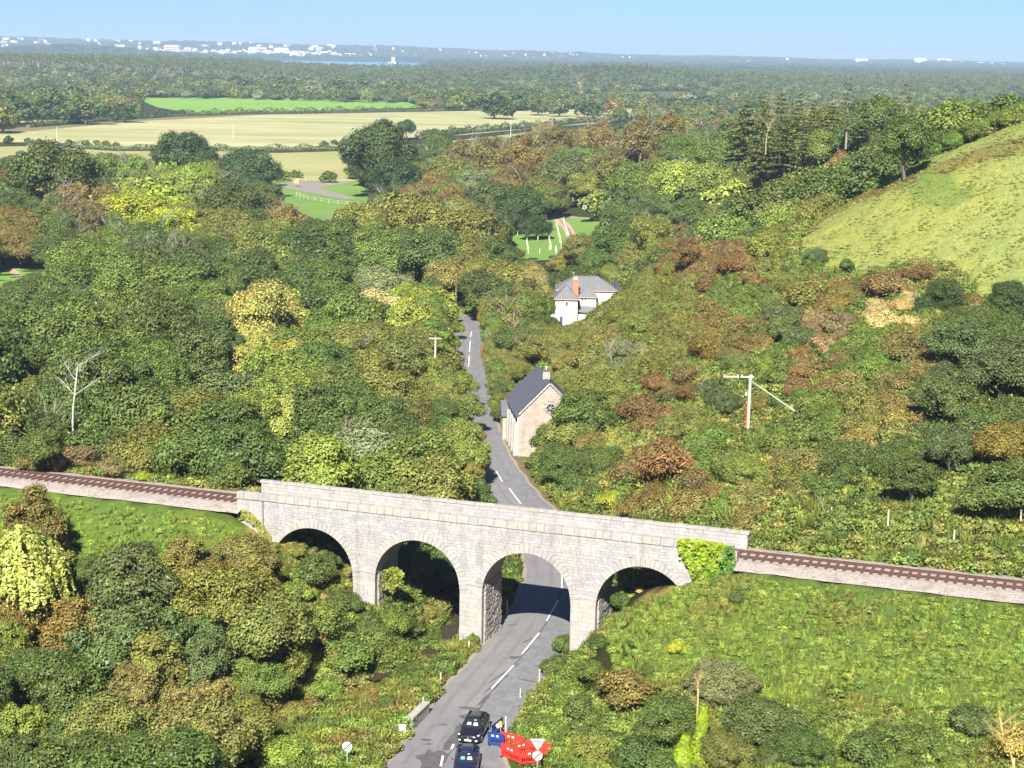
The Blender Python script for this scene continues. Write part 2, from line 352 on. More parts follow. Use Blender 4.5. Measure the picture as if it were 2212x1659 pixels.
# small distant versions (fewer, larger leaves)
def lowdome(seed,n,leaf,rx=4.6,h=9.5,base=-.6):
    c,r_=dome(seed,22,rx,h,base,(.9,1.8),.35);return lobes_mesh('crown',c,r_,n,leaf,LEAF,seed,jit=.12,inner=.05)
for i in range(3): mk('far',lowdome(110+i,1100,.72),limbs(i+5,5,.8,.3,3),9.5,4.6,5.5)
def pine(seed):
    rs=np.random.default_rng(seed);c=np.stack([rs.normal(0,.9,9),rs.normal(0,.9,9),rs.uniform(11,16.5,9)],1);r_=rs.uniform(.8,1.4,9)
    return lobes_mesh('crown',c,r_,380,.8,NEEDLE,seed,flat=.6)
for i in range(2):
    t=MB();t.tube((0,0,-.5),(0,0,14),.27,.12,5);t.tube((0,0,9),(.9,.3,11.5),.08,.03,3);t.tube((0,0,10),(-.8,-.5,12.5),.08,.03,3)
    mk('pine',pine(i+150),t.mesh('trunk',simple('pine_bark',(.28,.22,.17),.9)),17,2.2,13.)
def bare(seed,H,spread,r0,bark,n=12,twig=2,upw=.75): return limbs(seed,H,spread,r0,n,bark,'branches',twig,upw=upw)
TINT=dict(DG=srgb(78,98,46,.8),DD=srgb(56,80,42,.8),MG=srgb(98,120,50,.8),OL=srgb(118,122,58,.8),LG=srgb(130,152,62,.85),YG=srgb(156,170,48,.85),YE=srgb(180,178,90,.85),YW=srgb(190,192,100,.75),BG=srgb(80,98,58,.8),
 GY=srgb(128,136,102,.85),BR=srgb(122,98,54,.85),RU=srgb(134,98,66,.78),KH=srgb(142,132,74,.75),HG=srgb(172,182,108,.72),TA=srgb(206,182,118,.8),VG=srgb(110,136,52,.85),NE=srgb(96,110,60,.8),RB=srgb(130,106,66,.8),PK=srgb(150,122,96,.75))
_avg=np.array(srgb(114,122,54,.8))
for _k in TINT:
    _m={'DG':.12,'DD':.1,'MG':.22,'BG':.2,'YW':.0,'HG':.0,'YE':.2,'YG':.2,'TA':.2,'RU':.3,'PK':.35}.get(_k,.4);TINT[_k]=tuple((np.array(TINT[_k])*(1-_m)+_avg*_m)*(1.27 if _k not in('HG','YW','YE') else 1.05))
CNAME=dict(DG='dark green',DD='very dark green',MG='mid green',OL='olive green',LG='light green',YG='lime yellow-green',YE='yellow-leaved',YW='pale yellow',BG='blue-green',GY='grey-green',BR='brown-tinged',RU='rust red',KH='khaki',HG='pale green',TA='straw coloured',VG='bright green',NE='dark needled',RB='russet brown',PK='pinkish brown')
KN={'round':('broadleaf_tree','tree','round-crowned tree'),'tall':('tall_tree','tree','tall narrow tree'),'shrub':('shrub','shrub','leafy shrub'),'thin':('ash_tree','tree','thin-leaved tree with branches showing'),'thorn':('thorn_bush','bush','twiggy thorn bush'),'mass':('thicket','thicket','broad leafy thicket'),'weep':('willow_tree','tree','weeping willow'),'conifer':('conifer_tree','conifer','conifer'),'sparsecon':('sparse_conifer','conifer','sparse storm-worn conifer'),'far':('field_tree','tree','rounded tree'),'pine':('pine_tree','pine','pine')}
# ------------------------------------------------------------------ materials for the setting
def groundmat():
    n=N('ground_cover');a=n.n('Attribute',attribute_type='GEOMETRY',attribute_name='cover');c=a.outputs['Color']
    big=n.noise(.05,5);mid=n.noise(.45,6,rough=.7);fine=n.noise(2.6,5,rough=.75)
    c=n.mix(n.ramp(big,[(.38,0),(.62,.55)]),c,n.mix(1.,c,(1.45,1.15,.75),'MULTIPLY'))
    c=n.mix(n.ramp(mid,[(.42,0),(.68,.6)]),c,n.mix(1.,c,(.62,.78,.6),'MULTIPLY'))
    c=n.mix(n.ramp(fine,[(.35,0),(.75,.85)]),n.mix(1.,c,(.66,.68,.62),'MULTIPLY'),n.mix(1.,c,(1.35,1.32,1.3),'MULTIPLY'))
    n.col(c);n.bump(n.math('ADD',mid,n.math('MULTIPLY',fine,.6)),.8,.5);n.set(Roughness=.95);n.b.inputs['Specular IOR Level'].default_value=.1
    return n.m
GROUND=groundmat()
def field(name,a,b,stripe=None,rot=0.,extra=None,k=.6):
    n=N(name);v=n.noise(.012,5,rough=.6);c=n.mix(n.ramp(v,[(.35,0),(.65,1)]),a,b)
    st=n.noise(.5,4,n.mapping((.0035,.045,.3),(0,0,rot)),.6);c=n.mix(n.ramp(st,[(.3,0),(.7,k)]),c,stripe or a)
    if extra: c=n.mix(n.ramp(n.noise(.02,6,n.mapping((.5,2.2,1),(0,0,rot)),.75),[(.5,0),(.62,.8)]),c,extra)
    c=n.mix(n.ramp(n.noise(1.,4,rough=.8),[(.3,.0),(.8,.4)]),c,n.mix(1.,c,(.7,.75,.7),'MULTIPLY'))
    n.col(c);n.set(Roughness=.95);return n.m
PALE=field('stubble',srgb(208,206,136,.6),srgb(164,178,92,.55),srgb(232,222,168,.62),.1,srgb(196,178,124,.55),.9)
PALE2=field('dry_pasture',srgb(216,212,138,.6),srgb(180,178,104,.52),srgb(206,196,132,.58),.05,srgb(178,186,96,.55),.9)
GREENF=field('green_pasture',srgb(150,196,72,.62),srgb(134,182,62,.6),srgb(164,200,88,.62),.2)
LAWN=field('mown_grass',srgb(138,178,76,.58),srgb(120,162,64,.56),srgb(156,188,88,.58),.6)
HEATH=field('heath',srgb(170,150,105,.5),srgb(150,150,90,.5))
def asphalt():
    n=N('asphalt');c=n.mix(n.ramp(n.noise(.25,5,rough=.6),[(.35,0),(.65,1)]),(.158,.15,.148),(.198,.186,.181))
    c=n.mix(n.ramp(n.noise(.9,5,n.mapping((1.6,.25,1),(0,0,-.25)),.7),[(.5,0),(.72,.6)]),c,(.135,.126,.122))
    c=n.mix(n.ramp(n.noise(30,3),[(.3,0),(.8,.35)]),c,(.28,.27,.26));n.col(c);n.set(Roughness=.85);n.bump(n.noise(25,3),.3,.01);return n.m
ASPH=asphalt();TAR=simple('tar_patch',(.095,.088,.088),.8,var=.3,scale=2);PAINT=simple('road_paint',(.72,.72,.7),.6,var=.12,scale=8)
GRAV=simple('gravel_edge',(.26,.22,.17),.95,var=.35,scale=6);TRACKM=simple('pink_gravel',srgb(226,190,164,.55),.95,var=.2,scale=1.2);WORN=simple('worn_track',srgb(176,148,128,.55),.95,var=.25,scale=1.2)
LANE=simple('pale_lane',srgb(178,166,154,.55),.95,var=.12,scale=.3)
def ballast():
    n=N('ballast');vor=n.n('TexVoronoi');vor.inputs['Scale'].default_value=9;n.l(n.coord(),vor.inputs[0])
    c=n.mix(n.math('MULTIPLY',vor.outputs['Color'],1.),srgb(200,180,166,.6),srgb(238,226,214,.62))
    c=n.mix(n.ramp(n.noise(.8,5),[(.5,0),(.75,.5)]),c,srgb(150,124,108,.5));n.col(c);n.bump(vor.outputs[0],1.,.12);return n.m
BALL=ballast();RAILM=simple('rusty_rail',(.13,.062,.045),.6,.2,.3,6);SLEEP=simple('sleeper_wood',(.1,.06,.048),.9,var=.3,scale=5)
def stone(name,a,b,c3,bump=.5,moss=.0,vein=1.):
    n=N(name);oi=n.n('ObjectInfo');g=n.n('NewGeometry');r=n.math('FRACT',n.math('ADD',oi.outputs['Random'],g.outputs['Random Per Island']))
    c=n.ramp(r,[(0,a),(.35,a),(.55,b),(.85,c3),(1,a)])
    pos=g.outputs['Position']
    nz=n.noise(.35,6,pos,.65);c=n.mix(n.ramp(nz,[(.4,0),(.66,.7*vein)]),c,tuple(x*y for x,y in zip(b,(1.06,1.0,.93))))
    mp=n.n('Mapping');mp.inputs['Scale'].default_value=(1.3,1.3,.1);n.l(pos,mp.inputs[0]);stk=n.noise(1.,4,mp.outputs[0],.6);c=n.mix(n.ramp(stk,[(.5,0),(.7,.5*vein)]),c,n.mix(1.,c,(.66,.62,.58),'MULTIPLY'));bl=n.noise(1.1,5,pos,.7);c=n.mix(n.ramp(bl,[(.5,0),(.68,.55*vein)]),c,(.52,.51,.49))
    n2=n.noise(5,6,pos,.7);c=n.mix(n.ramp(n2,[(.3,0),(.75,.5)]),n.mix(1.,c,(.78,.77,.76),'MULTIPLY'),n.mix(1.,c,(1.25,1.22,1.15),'MULTIPLY'))
    n.col(c);n.bump(n2,bump,.05);n.set(Roughness=.92);return n.m
STONE=stone('limestone',(.345,.34,.35),(.38,.37,.37),(.44,.43,.415));PALESTONE=stone('pale_limestone',(.385,.37,.345),(.42,.4,.365),(.35,.338,.32))
MORTAR=stone('mortar',(.3,.285,.27),(.33,.31,.28),(.29,.275,.26));RUBBLE=stone('rubble_stone',(.42,.39,.35),(.36,.335,.3),(.48,.45,.4),1.)
# ------------------------------------------------------------------ ground sheet
P_HILL=[(1716,542),(1735,500),(1775,462),(1900,400),(2000,345),(2100,305),(2212,262),(2300,230),(2300,660),(2212,640),(2120,655),(2090,610),(2030,575),(1960,575),(1850,600),(1720,575)]
P_BRACK=[(1840,430),(1900,405),(2000,365),(2080,335),(2212,290),(2300,262),(2300,300),(2212,325),(2080,362),(1960,400),(1860,445)]
P_EDGE=[(1640,560),(1700,520),(1760,470),(1900,398),(1910,410),(1790,470),(1730,520),(1700,575)]
def axis(dense0,dense1,step,lo,hi,g):
    a=list(np.arange(dense0,dense1,step));s_=step;x=a[-1]
    while x<hi: s_*=g;x+=s_;a.append(x)
    s_=step;x=a[0];b=[]
    while x>lo: s_*=g;x-=s_;b.append(x)
    return np.array(b[::-1]+a)
gx=axis(-66,98,1.25,-14000,14000,1.09);gy=axis(94,330,1.25,-260,16000,1.045)
X,Y=np.meshgrid(gx,gy);Z=gz(X,Y)
# the valley of the waterside lies under the water sheet
Zr=Z+np.where((Y<420)&(polydist(X,Y,ROAD)>8),.25*np.sin(X*.9+np.sin(Y*.7))*np.sin(Y*.8+1.3*np.sin(X*.5)),0)*((np.abs((X*SA+(Y-138)*CA)-RT)>4))
U_,V_=proj(X.ravel(),np.maximum(Y.ravel(),20),Z.ravel())
cov=np.tile(np.array(srgb(74,80,44,.45)),(X.size,1))
def cover(mask,c): cov[mask]=c
xf,yf=X.ravel(),Y.ravel();nearm=(yf<360)
cover((yf>900),srgb(84,100,64,.4));cover((yf>1500)&(yf<4900),srgb(66,84,56,.4));cover((yf>7600),srgb(70,92,60,.35))
cover((yf>7820)&(yf<7920),srgb(170,160,140,.5))
t_=(xf*SA+(yf-138.)*CA)-RT;s__=(xf*CA-(yf-138.)*SA)
cover(nearm&(xf>7)&(yf>146)&(yf<330),srgb(104,114,56,.5));cover((yf>360)&(yf<900),srgb(88,98,52,.45))
cover(nearm&(t_<-3)&(s__>14),srgb(122,146,70,.52));cover(nearm&(t_<-3)&(t_>-16)&(s__<-24),srgb(122,150,70,.55))
cover(nearm&(t_<-22)&(s__>8),srgb(108,128,56,.5))
cover(nearm&(np.abs(t_)<7)&(t_>2)&((s__<-24)|(s__>20)),srgb(126,160,62,.55))
cover(nearm&(t_<-2)&(s__<8)&(s__>-24),srgb(96,118,52,.5))
cover(nearm&(t_>4)&(t_<16)&(s__>20),srgb(140,138,72,.52))
rd_=polydist(xf,yf,ROAD);cover(nearm&(rd_<6.5)&(yf>168),srgb(128,146,66,.55));cover((yf<122)&(xf>-17)&(xf<-7),srgb(130,162,62,.6))
cover((rd_<4.3)&(yf<380),srgb(164,150,122,.5))
cover(nearm&(polydist(xf,yf,STREAM)<2.2)&(yf>132)&(yf<166),srgb(100,78,52,.5))
cover(nearm&(s__>-24.)&(s__<-15)&(t_>-3.2)&(t_<-.5),srgb(190,170,106,.55));cover(nearm&(s__>11.5)&(s__<16)&(t_>-4.)&(t_<-1),srgb(186,170,108,.55))
hm=inpoly(U_,V_,P_HILL)&(yf<300)&(yf>180);cover(hm,srgb(182,192,112,.58));cover(inpoly(U_,V_,P_BRACK)&(yf<300)&(yf>180),srgb(166,158,92,.55))
cover(inpoly(U_,V_,P_EDGE)&(yf<300)&(yf>180),srgb(146,132,66,.55));cover(inpoly(U_,V_,[(1990,345),(2120,420),(2050,460),(1960,430)])&(yf<300)&(yf>180),srgb(158,184,100,.5))
ny,nx=X.shape;ii=np.arange(ny*nx).reshape(ny,nx);Fq=np.stack([ii[:-1,:-1],ii[:-1,1:],ii[1:,1:],ii[1:,:-1]],-1).reshape(-1,4)
g_=link('ground',npmesh('ground',np.stack([X,Y,Zr],-1).reshape(-1,3),Fq,GROUND,{'cover':('POINT',cov)},smooth_=True));tag(g_,kind='structure')
def sheet(name,pts,mat,dz=.03,kind='structure',px=True,sub=None):
    """a flat cover lying on the ground, corners given"""
    P=[]
    for p in pts:
        if px:
            q=at(p[0],p[1],0.)
            for _ in range(3): q=at(p[0],p[1],gz1(q[0],q[1]))
            P.append((q[0],q[1]))
        else: P.append(p)
    bm=bmesh.new();vs_=[bm.verts.new((x,y,0)) for x,y in P];bm.faces.new(vs_);bmesh.ops.triangulate(bm,faces=bm.faces[:])
    L=max(e.calc_length() for e in bm.edges);step=sub or max(4,L/22)
    for _ in range(5):
        es=[e for e in bm.edges if e.calc_length()>step]
        if not es: break
        bmesh.ops.subdivide_edges(bm,edges=es,cuts=1,use_grid_fill=False);bmesh.ops.triangulate(bm,faces=bm.faces[:])
    A=np.array([v.co[:] for v in bm.verts]);zz=gz(A[:,0],A[:,1])
    for v,z in zip(bm.verts,zz): v.co.z=z+dz
    bmesh.ops.recalc_face_normals(bm,faces=bm.faces[:]);me=bpy.data.meshes.new(name);bm.to_mesh(me);bm.free();me.materials.append(mat)
    o=link(name,me);
    if me.polygons and me.polygons[0].normal.z<0: me.flip_normals()
    return tag(o,kind=kind)
sheet('pale_field',[(-60,285),(0,283),(300,258),(560,248),(900,242),(1000,240),(1395,233),(1500,236),(1480,250),(1380,251),(1300,266),(1180,275),(1000,292),(880,298),(800,305),(740,318),(600,322),(470,318),(250,318),(80,308),(-60,308)],PALE,.12)
sheet('near_field',[(-60,318),(80,316),(250,327),(470,327),(600,331),(740,327),(860,318),(1000,302),(1150,285),(1250,280),(1200,330),(900,360),(760,392),(600,392),(560,400),(300,390),(-60,380)],PALE2,.12)
sheet('green_field',[(292,212),(420,211),(700,212),(880,221),(915,233),(780,236),(560,242),(420,246),(340,232)],GREENF,.12)
sheet('field_edge',[(-60,287),(0,280),(300,250),(560,243),(560,249),(300,262),(0,290),(-60,294)],HEATH,.16)
sheet('small_field',[(30,262),(220,254),(240,257),(60,268)],PALE,.12);sheet('far_field',[(1340,207),(1380,197),(1480,196),(1560,198),(1540,206),(1430,214),(1400,222)],field('dull_field',srgb(112,130,84,.5),srgb(104,124,78,.5)),.12)
sheet('lane_grass',[(575,395),(760,380),(830,440),(770,470),(700,500),(600,440)],LAWN,.06)
sheet('access_lane',[(590,398),(640,394),(700,393),(745,388),(765,391),(745,397),(695,404),(693,408),(740,420),(770,430),(740,431),(690,421),(640,411),(592,404)],LANE,.1)
sheet('paddock',[(-60,530),(130,532),(140,560),(60,600),(30,640),(-60,650)],LAWN,.08)
sheet('paddock_track',[(-60,545),(0,562),(20,574),(45,592),(30,594),(0,580),(-60,570)],TRACKM,.12)
sheet('sapling_field',[(1095,500),(1140,470),(1200,448),(1300,458),(1290,490),(1262,545),(1220,560),(1120,565)],LAWN,.06)
tr_=[(1194,466),(1214,471),(1232,486),(1246,512),(1258,543),(1240,546),(1224,515),(1214,492),(1198,478)]
sheet('farm_track',tr_,TRACKM,.1);sheet('worn_centre',[(1206,471),(1222,484),(1237,510),(1250,540),(1246,541),(1231,512),(1217,487)],WORN,.13)
sheet('main_road',[(1180,449),(1230,450),(1290,458),(1340,468),(1340,476),(1290,470),(1235,461),(1180,455)],LANE,.1)
# water of the harbour
wm=N('water');wm.col((.09,.27,.44));wm.set(Roughness=.5,Metallic=0.);wm.b.inputs['Specular IOR Level'].default_value=.15;wm.bump(wm.noise(.02,4),.3,2.)
tag(MB().poly([(-9000,4300,-18),(9000,4300,-18),(9000,7850,-18),(-9000,7850,-18)]).build('water',wm.m),kind='structure')
sheet2=MB();q=[]
for x,y in ((-11,134),(-7.6,137),(-4.9,142),(-4.4,150),(-8,161),(-10,159),(-6.6,150),(-6.6,143),(-9,139),(-12.5,135)): q.append((x,y,-1.55))
sm=N('stream');sm.col((.05,.035,.022));sm.set(Roughness=.4);tag(sheet2.poly(q).build('stream',sm.m),kind='structure')
# ------------------------------------------------------------------ road
def catmull(pts,n=5):
    out=[]
    for i in range(len(pts)-1):
        p0=np.array(pts[max(i-1,0)]);p1=np.array(pts[i]);p2=np.array(pts[i+1]);p3=np.array(pts[min(i+2,len(pts)-1)])
        for k in range(n):
            t=k/n;out.append(.5*((2*p1)+(-p0+p2)*t+(2*p0-5*p1+4*p2-p3)*t*t+(-p0+3*p1-3*p2+p3)*t**3))
    out.append(np.array(pts[-1]));return np.array(out)
RC=catmull(ROAD)
def ribbon(name,C_,lo,hi,z,mat,parent=None):
    d=np.gradient(C_,axis=0);d/=np.linalg.norm(d,axis=1)[:,None];nrm=np.stack([d[:,1],-d[:,0]],1)
    lo=np.broadcast_to(lo,len(C_));hi=np.broadcast_to(hi,len(C_));a=C_+nrm*lo[:,None];b=C_+nrm*hi[:,None];mb=MB()
    for i in range(len(C_)): mb.v+= [(a[i,0],a[i,1],z),(b[i,0],b[i,1],z)]
    for i in range(len(C_)-1): mb.f.append((2*i,2*i+1,2*i+3,2*i+2));mb.mi.append(0)
    return mb.build(name,mat,parent)
hi=3.45+np.where(RC[:,1]<119,(119-RC[:,1])*.3,0)+.12*np.sin(RC[:,1]*.9)-.5*smooth(170,182,RC[:,1]);lo=-3.5-.1*np.sin(RC[:,1]*.7)
road=tag(ribbon('road',RC,lo,hi,.03,ASPH),kind='structure')
ribbon('verge_edge',RC,lo-.32,lo+.06,.045,GRAV,road);ribbon('verge_edge',RC,hi-.08,hi+.25,.045,GRAV,road)
ASPH2=N('patched_asphalt');ASPH2.col(ASPH2.mix(ASPH2.ramp(ASPH2.noise(.8,6,rough=.75),[(.4,0),(.6,1)]),(.145,.145,.149),(.195,.192,.192)));ASPH2.bump(ASPH2.noise(20,3),.3,.01);ASPH2=ASPH2.m
selr=RC[:,1]<340
ribbon('resurfaced_lane',RC[selr],.35+.12*np.sin(RC[selr,1]*.6),hi[selr]-.35,.036,ASPH2,road)
SEAM=simple('tar_seam',(.1,.094,.092),.8,var=.3,scale=3);selm=(RC[:,1]>108)&(RC[:,1]<168)
ribbon('road_seam',RC[selm],.18+.05*np.sin(RC[selm,1]*1.3),.34+.07*np.sin(RC[selm,1]*2.1),.041,SEAM,road)
for o_ in (-2.6,-1.15,1.1,2.5): ribbon('tyre_track',RC[selr],o_+.05*np.sin(RC[selr,1]*.5+o_),o_+.38+.06*np.sin(RC[selr,1]*.8),.0385+.0005*o_,[simple('tyre_polish',(.172,.164,.161),.7,var=.2,scale=1.)][0],road)
def quad_px(name,a,b,w,mat,z,parent):
    A=at(*a,z);B=at(*b,z);d=(B-A)[:2];d/=np.linalg.norm(d);n_=np.array([d[1],-d[0]])*w/2
    return MB().poly([(*(A[:2]-n_),z),(*(A[:2]+n_),z),(*(B[:2]+n_),z),(*(B[:2]-n_),z)]).build(name,mat,parent)
for a,b in (((1062,1487),(1110,1437)),((1128,1412),(1165,1367)),((1181,1341),(1206,1296)),((1214,1273),(1214,1240)),((1125,1088),(1100,1055)),((1085,1040),(1072,1018)),((1012,792),(1014,768)),((1014,760),(1016,736)),((1016,728),(1019,716)),((952,1655),(957,1632)),((975,1618),(980,1607))):
    quad_px('lane_dash',a,b,.16,PAINT,.052,road)
def stain(cx,cy,rx,ry,rot,seed):
    rs=random.Random(seed);P=at(cx,cy,.04);pts=[]
    for k in range(14):
        a=k*math.tau/14;r_=rs.uniform(.6,1.25);x,y=rx*r_*math.cos(a),ry*r_*math.sin(a);pts.append((P[0]+x*math.cos(rot)-y*math.sin(rot),P[1]+x*math.sin(rot)+y*math.cos(rot),.0425+seed*.0004))
    MB().poly(pts[::-1] if False else pts).build('tar_patch',TAR,road)
for k,s_ in enumerate([(1140,1383,.9,.12,1.0),(1112,1420,.5,.35,.4),(1048,1508,.16,1.7,-.35),(1075,1475,.12,3.,-.45),(985,1592,.55,2.2,-.15),(935,1640,.9,2.2,-.1),(967,1608,.35,1.6,-.2),(912,1635,.5,.6,.2),(957,1565,.4,.18,0),(920,1598,.5,.2,0),(1013,1530,.9,.3,-.3),(1095,1450,.1,3.2,-.5),(925,1607,.3,.15,0),(1006,1548,.5,.5,0),(1140,1470,.9,.12,-.5),(1165,1440,.7,.12,-.5),(1105,1350,.5,.1,0)]): stain(*s_,k+1)
# ------------------------------------------------------------------ railway
def rail_run(s0,s1,name,label):
    t=thing(name,label,'railway track',(0,138,9.62),-math.atan(AXK))
    for o_ in (-.75,.75):
        mb=MB();m_=(s0+s1)/2;mb.box((m_,RT+o_,.37),(s1-s0,.075,.05)).box((m_,RT+o_,.31),(s1-s0,.03,.1)).box((m_,RT+o_,.25),(s1-s0,.15,.03));mb.build('rail',RAILM,t)
    sm_=MB().box((0,0,0),(.25,2.6,.14)).mesh('sleeper',SLEEP);s=s0+.3
    while s<s1: o=link('sleeper',sm_,t,(s+random.uniform(-.04,.04),RT,.17+random.uniform(-.012,.012)),random.uniform(-.02,.02));s+=.72
    return t
rail_run(-66,-25.3,'railway_track','rusty railway track with timber sleepers running left of the viaduct');rail_run(-25.2,50,'railway_track','railway track that crosses the viaduct and runs out on its right side')
mb=MB();prof=[(-3.5,-.12),(-2.9,.02),(-1.85,.16),(-1.2,.15),(1.2,.15),(1.85,.16),(2.7,.02),(3.3,-.1)]
def strip(mb,s0,s1,prof,z=9.62):
    n=max(2,int((s1-s0)/1.));b=len(mb.v);k=len(prof)
    for i in range(n+1):
        s=s0+(s1-s0)*i/n
        for t,dz in prof: w_=random.uniform(-.13,.13) if abs(t)>3 else 0;mb.v.append(vd(s,RT+t+w_,z+dz+random.uniform(-.01,.01)))
    for i in range(n):
        for j in range(k-1): a=b+i*k+j;mb.f.append((a,a+k,a+k+1,a+1));mb.mi.append(0)
strip(mb,-66,-25.0,prof);strip(mb,19.3,50,prof);strip(mb,-25.4,19.6,[(-1.95,.13),(0,.15),(1.85,.13)])
tag(mb.build('ballast',BALL),kind='structure')
# ------------------------------------------------------------------ viaduct
ARC=[-18.3,-8.35,1.55,11.6];AR=3.95;AZ=4.7;WID_=4.8
via=thing('railway_viaduct','grey limestone railway viaduct with four round arches over the road','viaduct',(0,138,0),-math.atan(AXK))
def outline():
    p=[(-23,-3)];
    for c in ARC:
        p.append((c-AR,-3))
        for k in range(25): a=math.pi-math.pi*k/24;p.append((c+AR*math.cos(a),AZ+AR*math.sin(a)))
        p.append((c+AR,-3))
    p+=[(19.2,-3),(19.2,9.6),(-23,9.6)];return p
def wallbody(name,pts,t0,t1,mat):
    bm=bmesh.new();a=[bm.verts.new((x,t0,z)) for x,z in pts];f=bm.faces.new(a);r=bmesh.ops.extrude_face_region(bm,geom=[f])
    bmesh.ops.translate(bm,verts=[e for e in r['geom'] if isinstance(e,bmesh.types.BMVert)],vec=(0,t1-t0,0))
    bmesh.ops.triangulate(bm,faces=[f_ for f_ in bm.faces if len(f_.verts)>4]);bmesh.ops.recalc_face_normals(bm,faces=bm.faces[:])
    me=bpy.data.meshes.new(name);bm.to_mesh(me);bm.free();me.materials.append(mat);return link(name,me,via)
wallbody('arch_body',outline(),.03,WID_,RUBBLE)
MB().box((-1.9,.25,10.12),(42.2,.44,1.05)).build('near_parapet',MORTAR,via)
MB().box((-3.1,4.6,10.12),(44.8,.4,1.05)).build('far_parapet',MORTAR,via)
MB().box((-24.25,.3,5.),(2.5,.9,11.1)).build('abutment_pilaster',MORTAR,via);MB().box((18.9,.35,6.),(.8,.6,9.3)).build('abutment_pilaster',MORTAR,via)
MB().box((-24.25,2.7,4.3),(2.4,3.6,10.4)).build('abutment',MORTAR,via);MB().box((19.25,2.7,4.3),(.5,3.8,10.4)).build('abutment',MORTAR,via)
def cube_bev(mat,name='stone',bev=.035):
    bm=bmesh.new();bmesh.ops.create_cube(bm,size=1.);bmesh.ops.bevel(bm,geom=[e for e in bm.edges],offset=bev,segments=1,affect='EDGES');me=bpy.data.meshes.new(name);bm.to_mesh(me);bm.free();me.materials.append(mat);return me
SB=[cube_bev(STONE),cube_bev(PALESTONE)]
slots=[]   # (s,z,w,h,t_face,material)
rs=random.Random(3)
def rows(s0,s1,z0,z1,tf,hr=(.2,.32),wr=(.3,.85),excl=True,mat=0,bias=0.):
    z=z0
    while z<z1-.1:
        h=min(rs.uniform(*hr),z1-z);
        if z1-z-h<.12: h=z1-z
        s=s0;zm=z+h/2
        ex=[]
        if excl:
            for c in ARC:
                q=(AR+.66)**2-(zm-AZ)**2
                if zm<AZ: ex.append((c-AR+.02,c+AR-.02))
                elif q>0: ex.append((c-math.sqrt(q),c+math.sqrt(q)))
        spans=[];a=s0
        for e0,e1 in ex+[(s1,s1+9)]:
            if min(e0,s1)-a>.12: spans.append((a,min(e0,s1)))
            a=max(a,e1)
        for a,b in spans:
            s=a
            while s<b-.01:
                w_=rs.uniform(*wr)
                if b-s-w_<.35: w_=b-s
                if w_>1.5: w_/=2
                slots.append((s+w_/2,zm,w_,h,tf,mat if rs.random()>.1+bias else 1-mat));s+=w_
        z+=h
rows(-22.95,19.15,AZ+.7,10.55,0.);rows(-22.95,19.15,-.8,AZ+.6,0.,(.3,.46),(.6,1.1),mat=1,bias=.15)
rows(-25.45,19.25,9.75,11.02,4.4,(.26,.34),(.45,1.2),False,0,.1)
rows(-25.45,-23.05,.5,10.5,-.15,(.36,.5),(.7,1.2),False,1);rows(18.5,19.3,5,10.5,.05,(.36,.5),(.6,.9),False,1)
slots.sort(key=lambda q:-q[2]*q[3])
def put(o,q,par):
    s,z,w_,h,tf,m_=q;o.location=(s,tf+.07-rs.uniform(0,.035),z);o.scale=(w_-.016,.16,h-.014);o.rotation_euler=(rs.uniform(-.012,.012),rs.uniform(-.008,.008),rs.uniform(-.01,.01))
for q in slots[:290]: put(link('stone',SB[q[5]],via),q,via)
base=np.array([v.co[:] for v in SB[0].vertices]);fc=[tuple(p.vertices) for p in SB[0].polygons]
for m_,nm in ((0,'stonework'),(1,'pale_stonework')):
    mb=MB()
    for q in slots[290:]:
        if q[5]!=m_: continue
        b=len(mb.v);off=np.array([q[0],q[4]+.07-rs.uniform(0,.035),q[1]]);A=base*np.array([q[2]-.016,.16,q[3]-.014])+off
        mb.v+= [tuple(p) for p in A];mb.f+=[tuple(b+i for i in f) for f in fc];mb.mi+=[0]*len(fc)
    tag(mb.build(nm,[STONE,PALESTONE][m_],via),kind='stuff')
NV=33;me=None;mb=MB();a0=math.pi/NV/2*.93
for t in (-.05,.5):
    for r_,a in ((AR-.03,-a0),(AR-.03,a0),(AR+.68,a0),(AR+.68,-a0)): mb.v.append((r_*math.cos(a),t,r_*math.sin(a)))
mb.f=[(3,2,1,0),(4,5,6,7),(0,1,5,4),(1,2,6,5),(2,3,7,6),(3,0,4,7)];mb.mi=[0]*6;vm=[mb.mesh('voussoir',STONE),mb.mesh('voussoir',PALESTONE)]
for c in ARC:
    for k in range(NV):
        o=link('voussoir',vm[rs.random()<.42],via,(c,rs.uniform(-.02,.01),AZ));o.rotation_euler=(0,-(k+.5)*math.pi/NV,0);o.scale=(1,1,1)
mbr=MB()
for c in ARC[1:]:
    z=-.6
    while z<AZ+.3:
        h=rs.uniform(.14,.3);y=.55
        while y<WID_-.1:
            w_=rs.uniform(.25,.7);w_=min(w_,WID_-y);mbr.box((c-AR+rs.uniform(-.04,.05),y+w_/2,z+h/2),(.26,w_-.03,h-.03),rs.uniform(-.09,.09));y+=w_
        z+=h
tag(mbr.build('rubble_face',RUBBLE,via),kind='stuff')
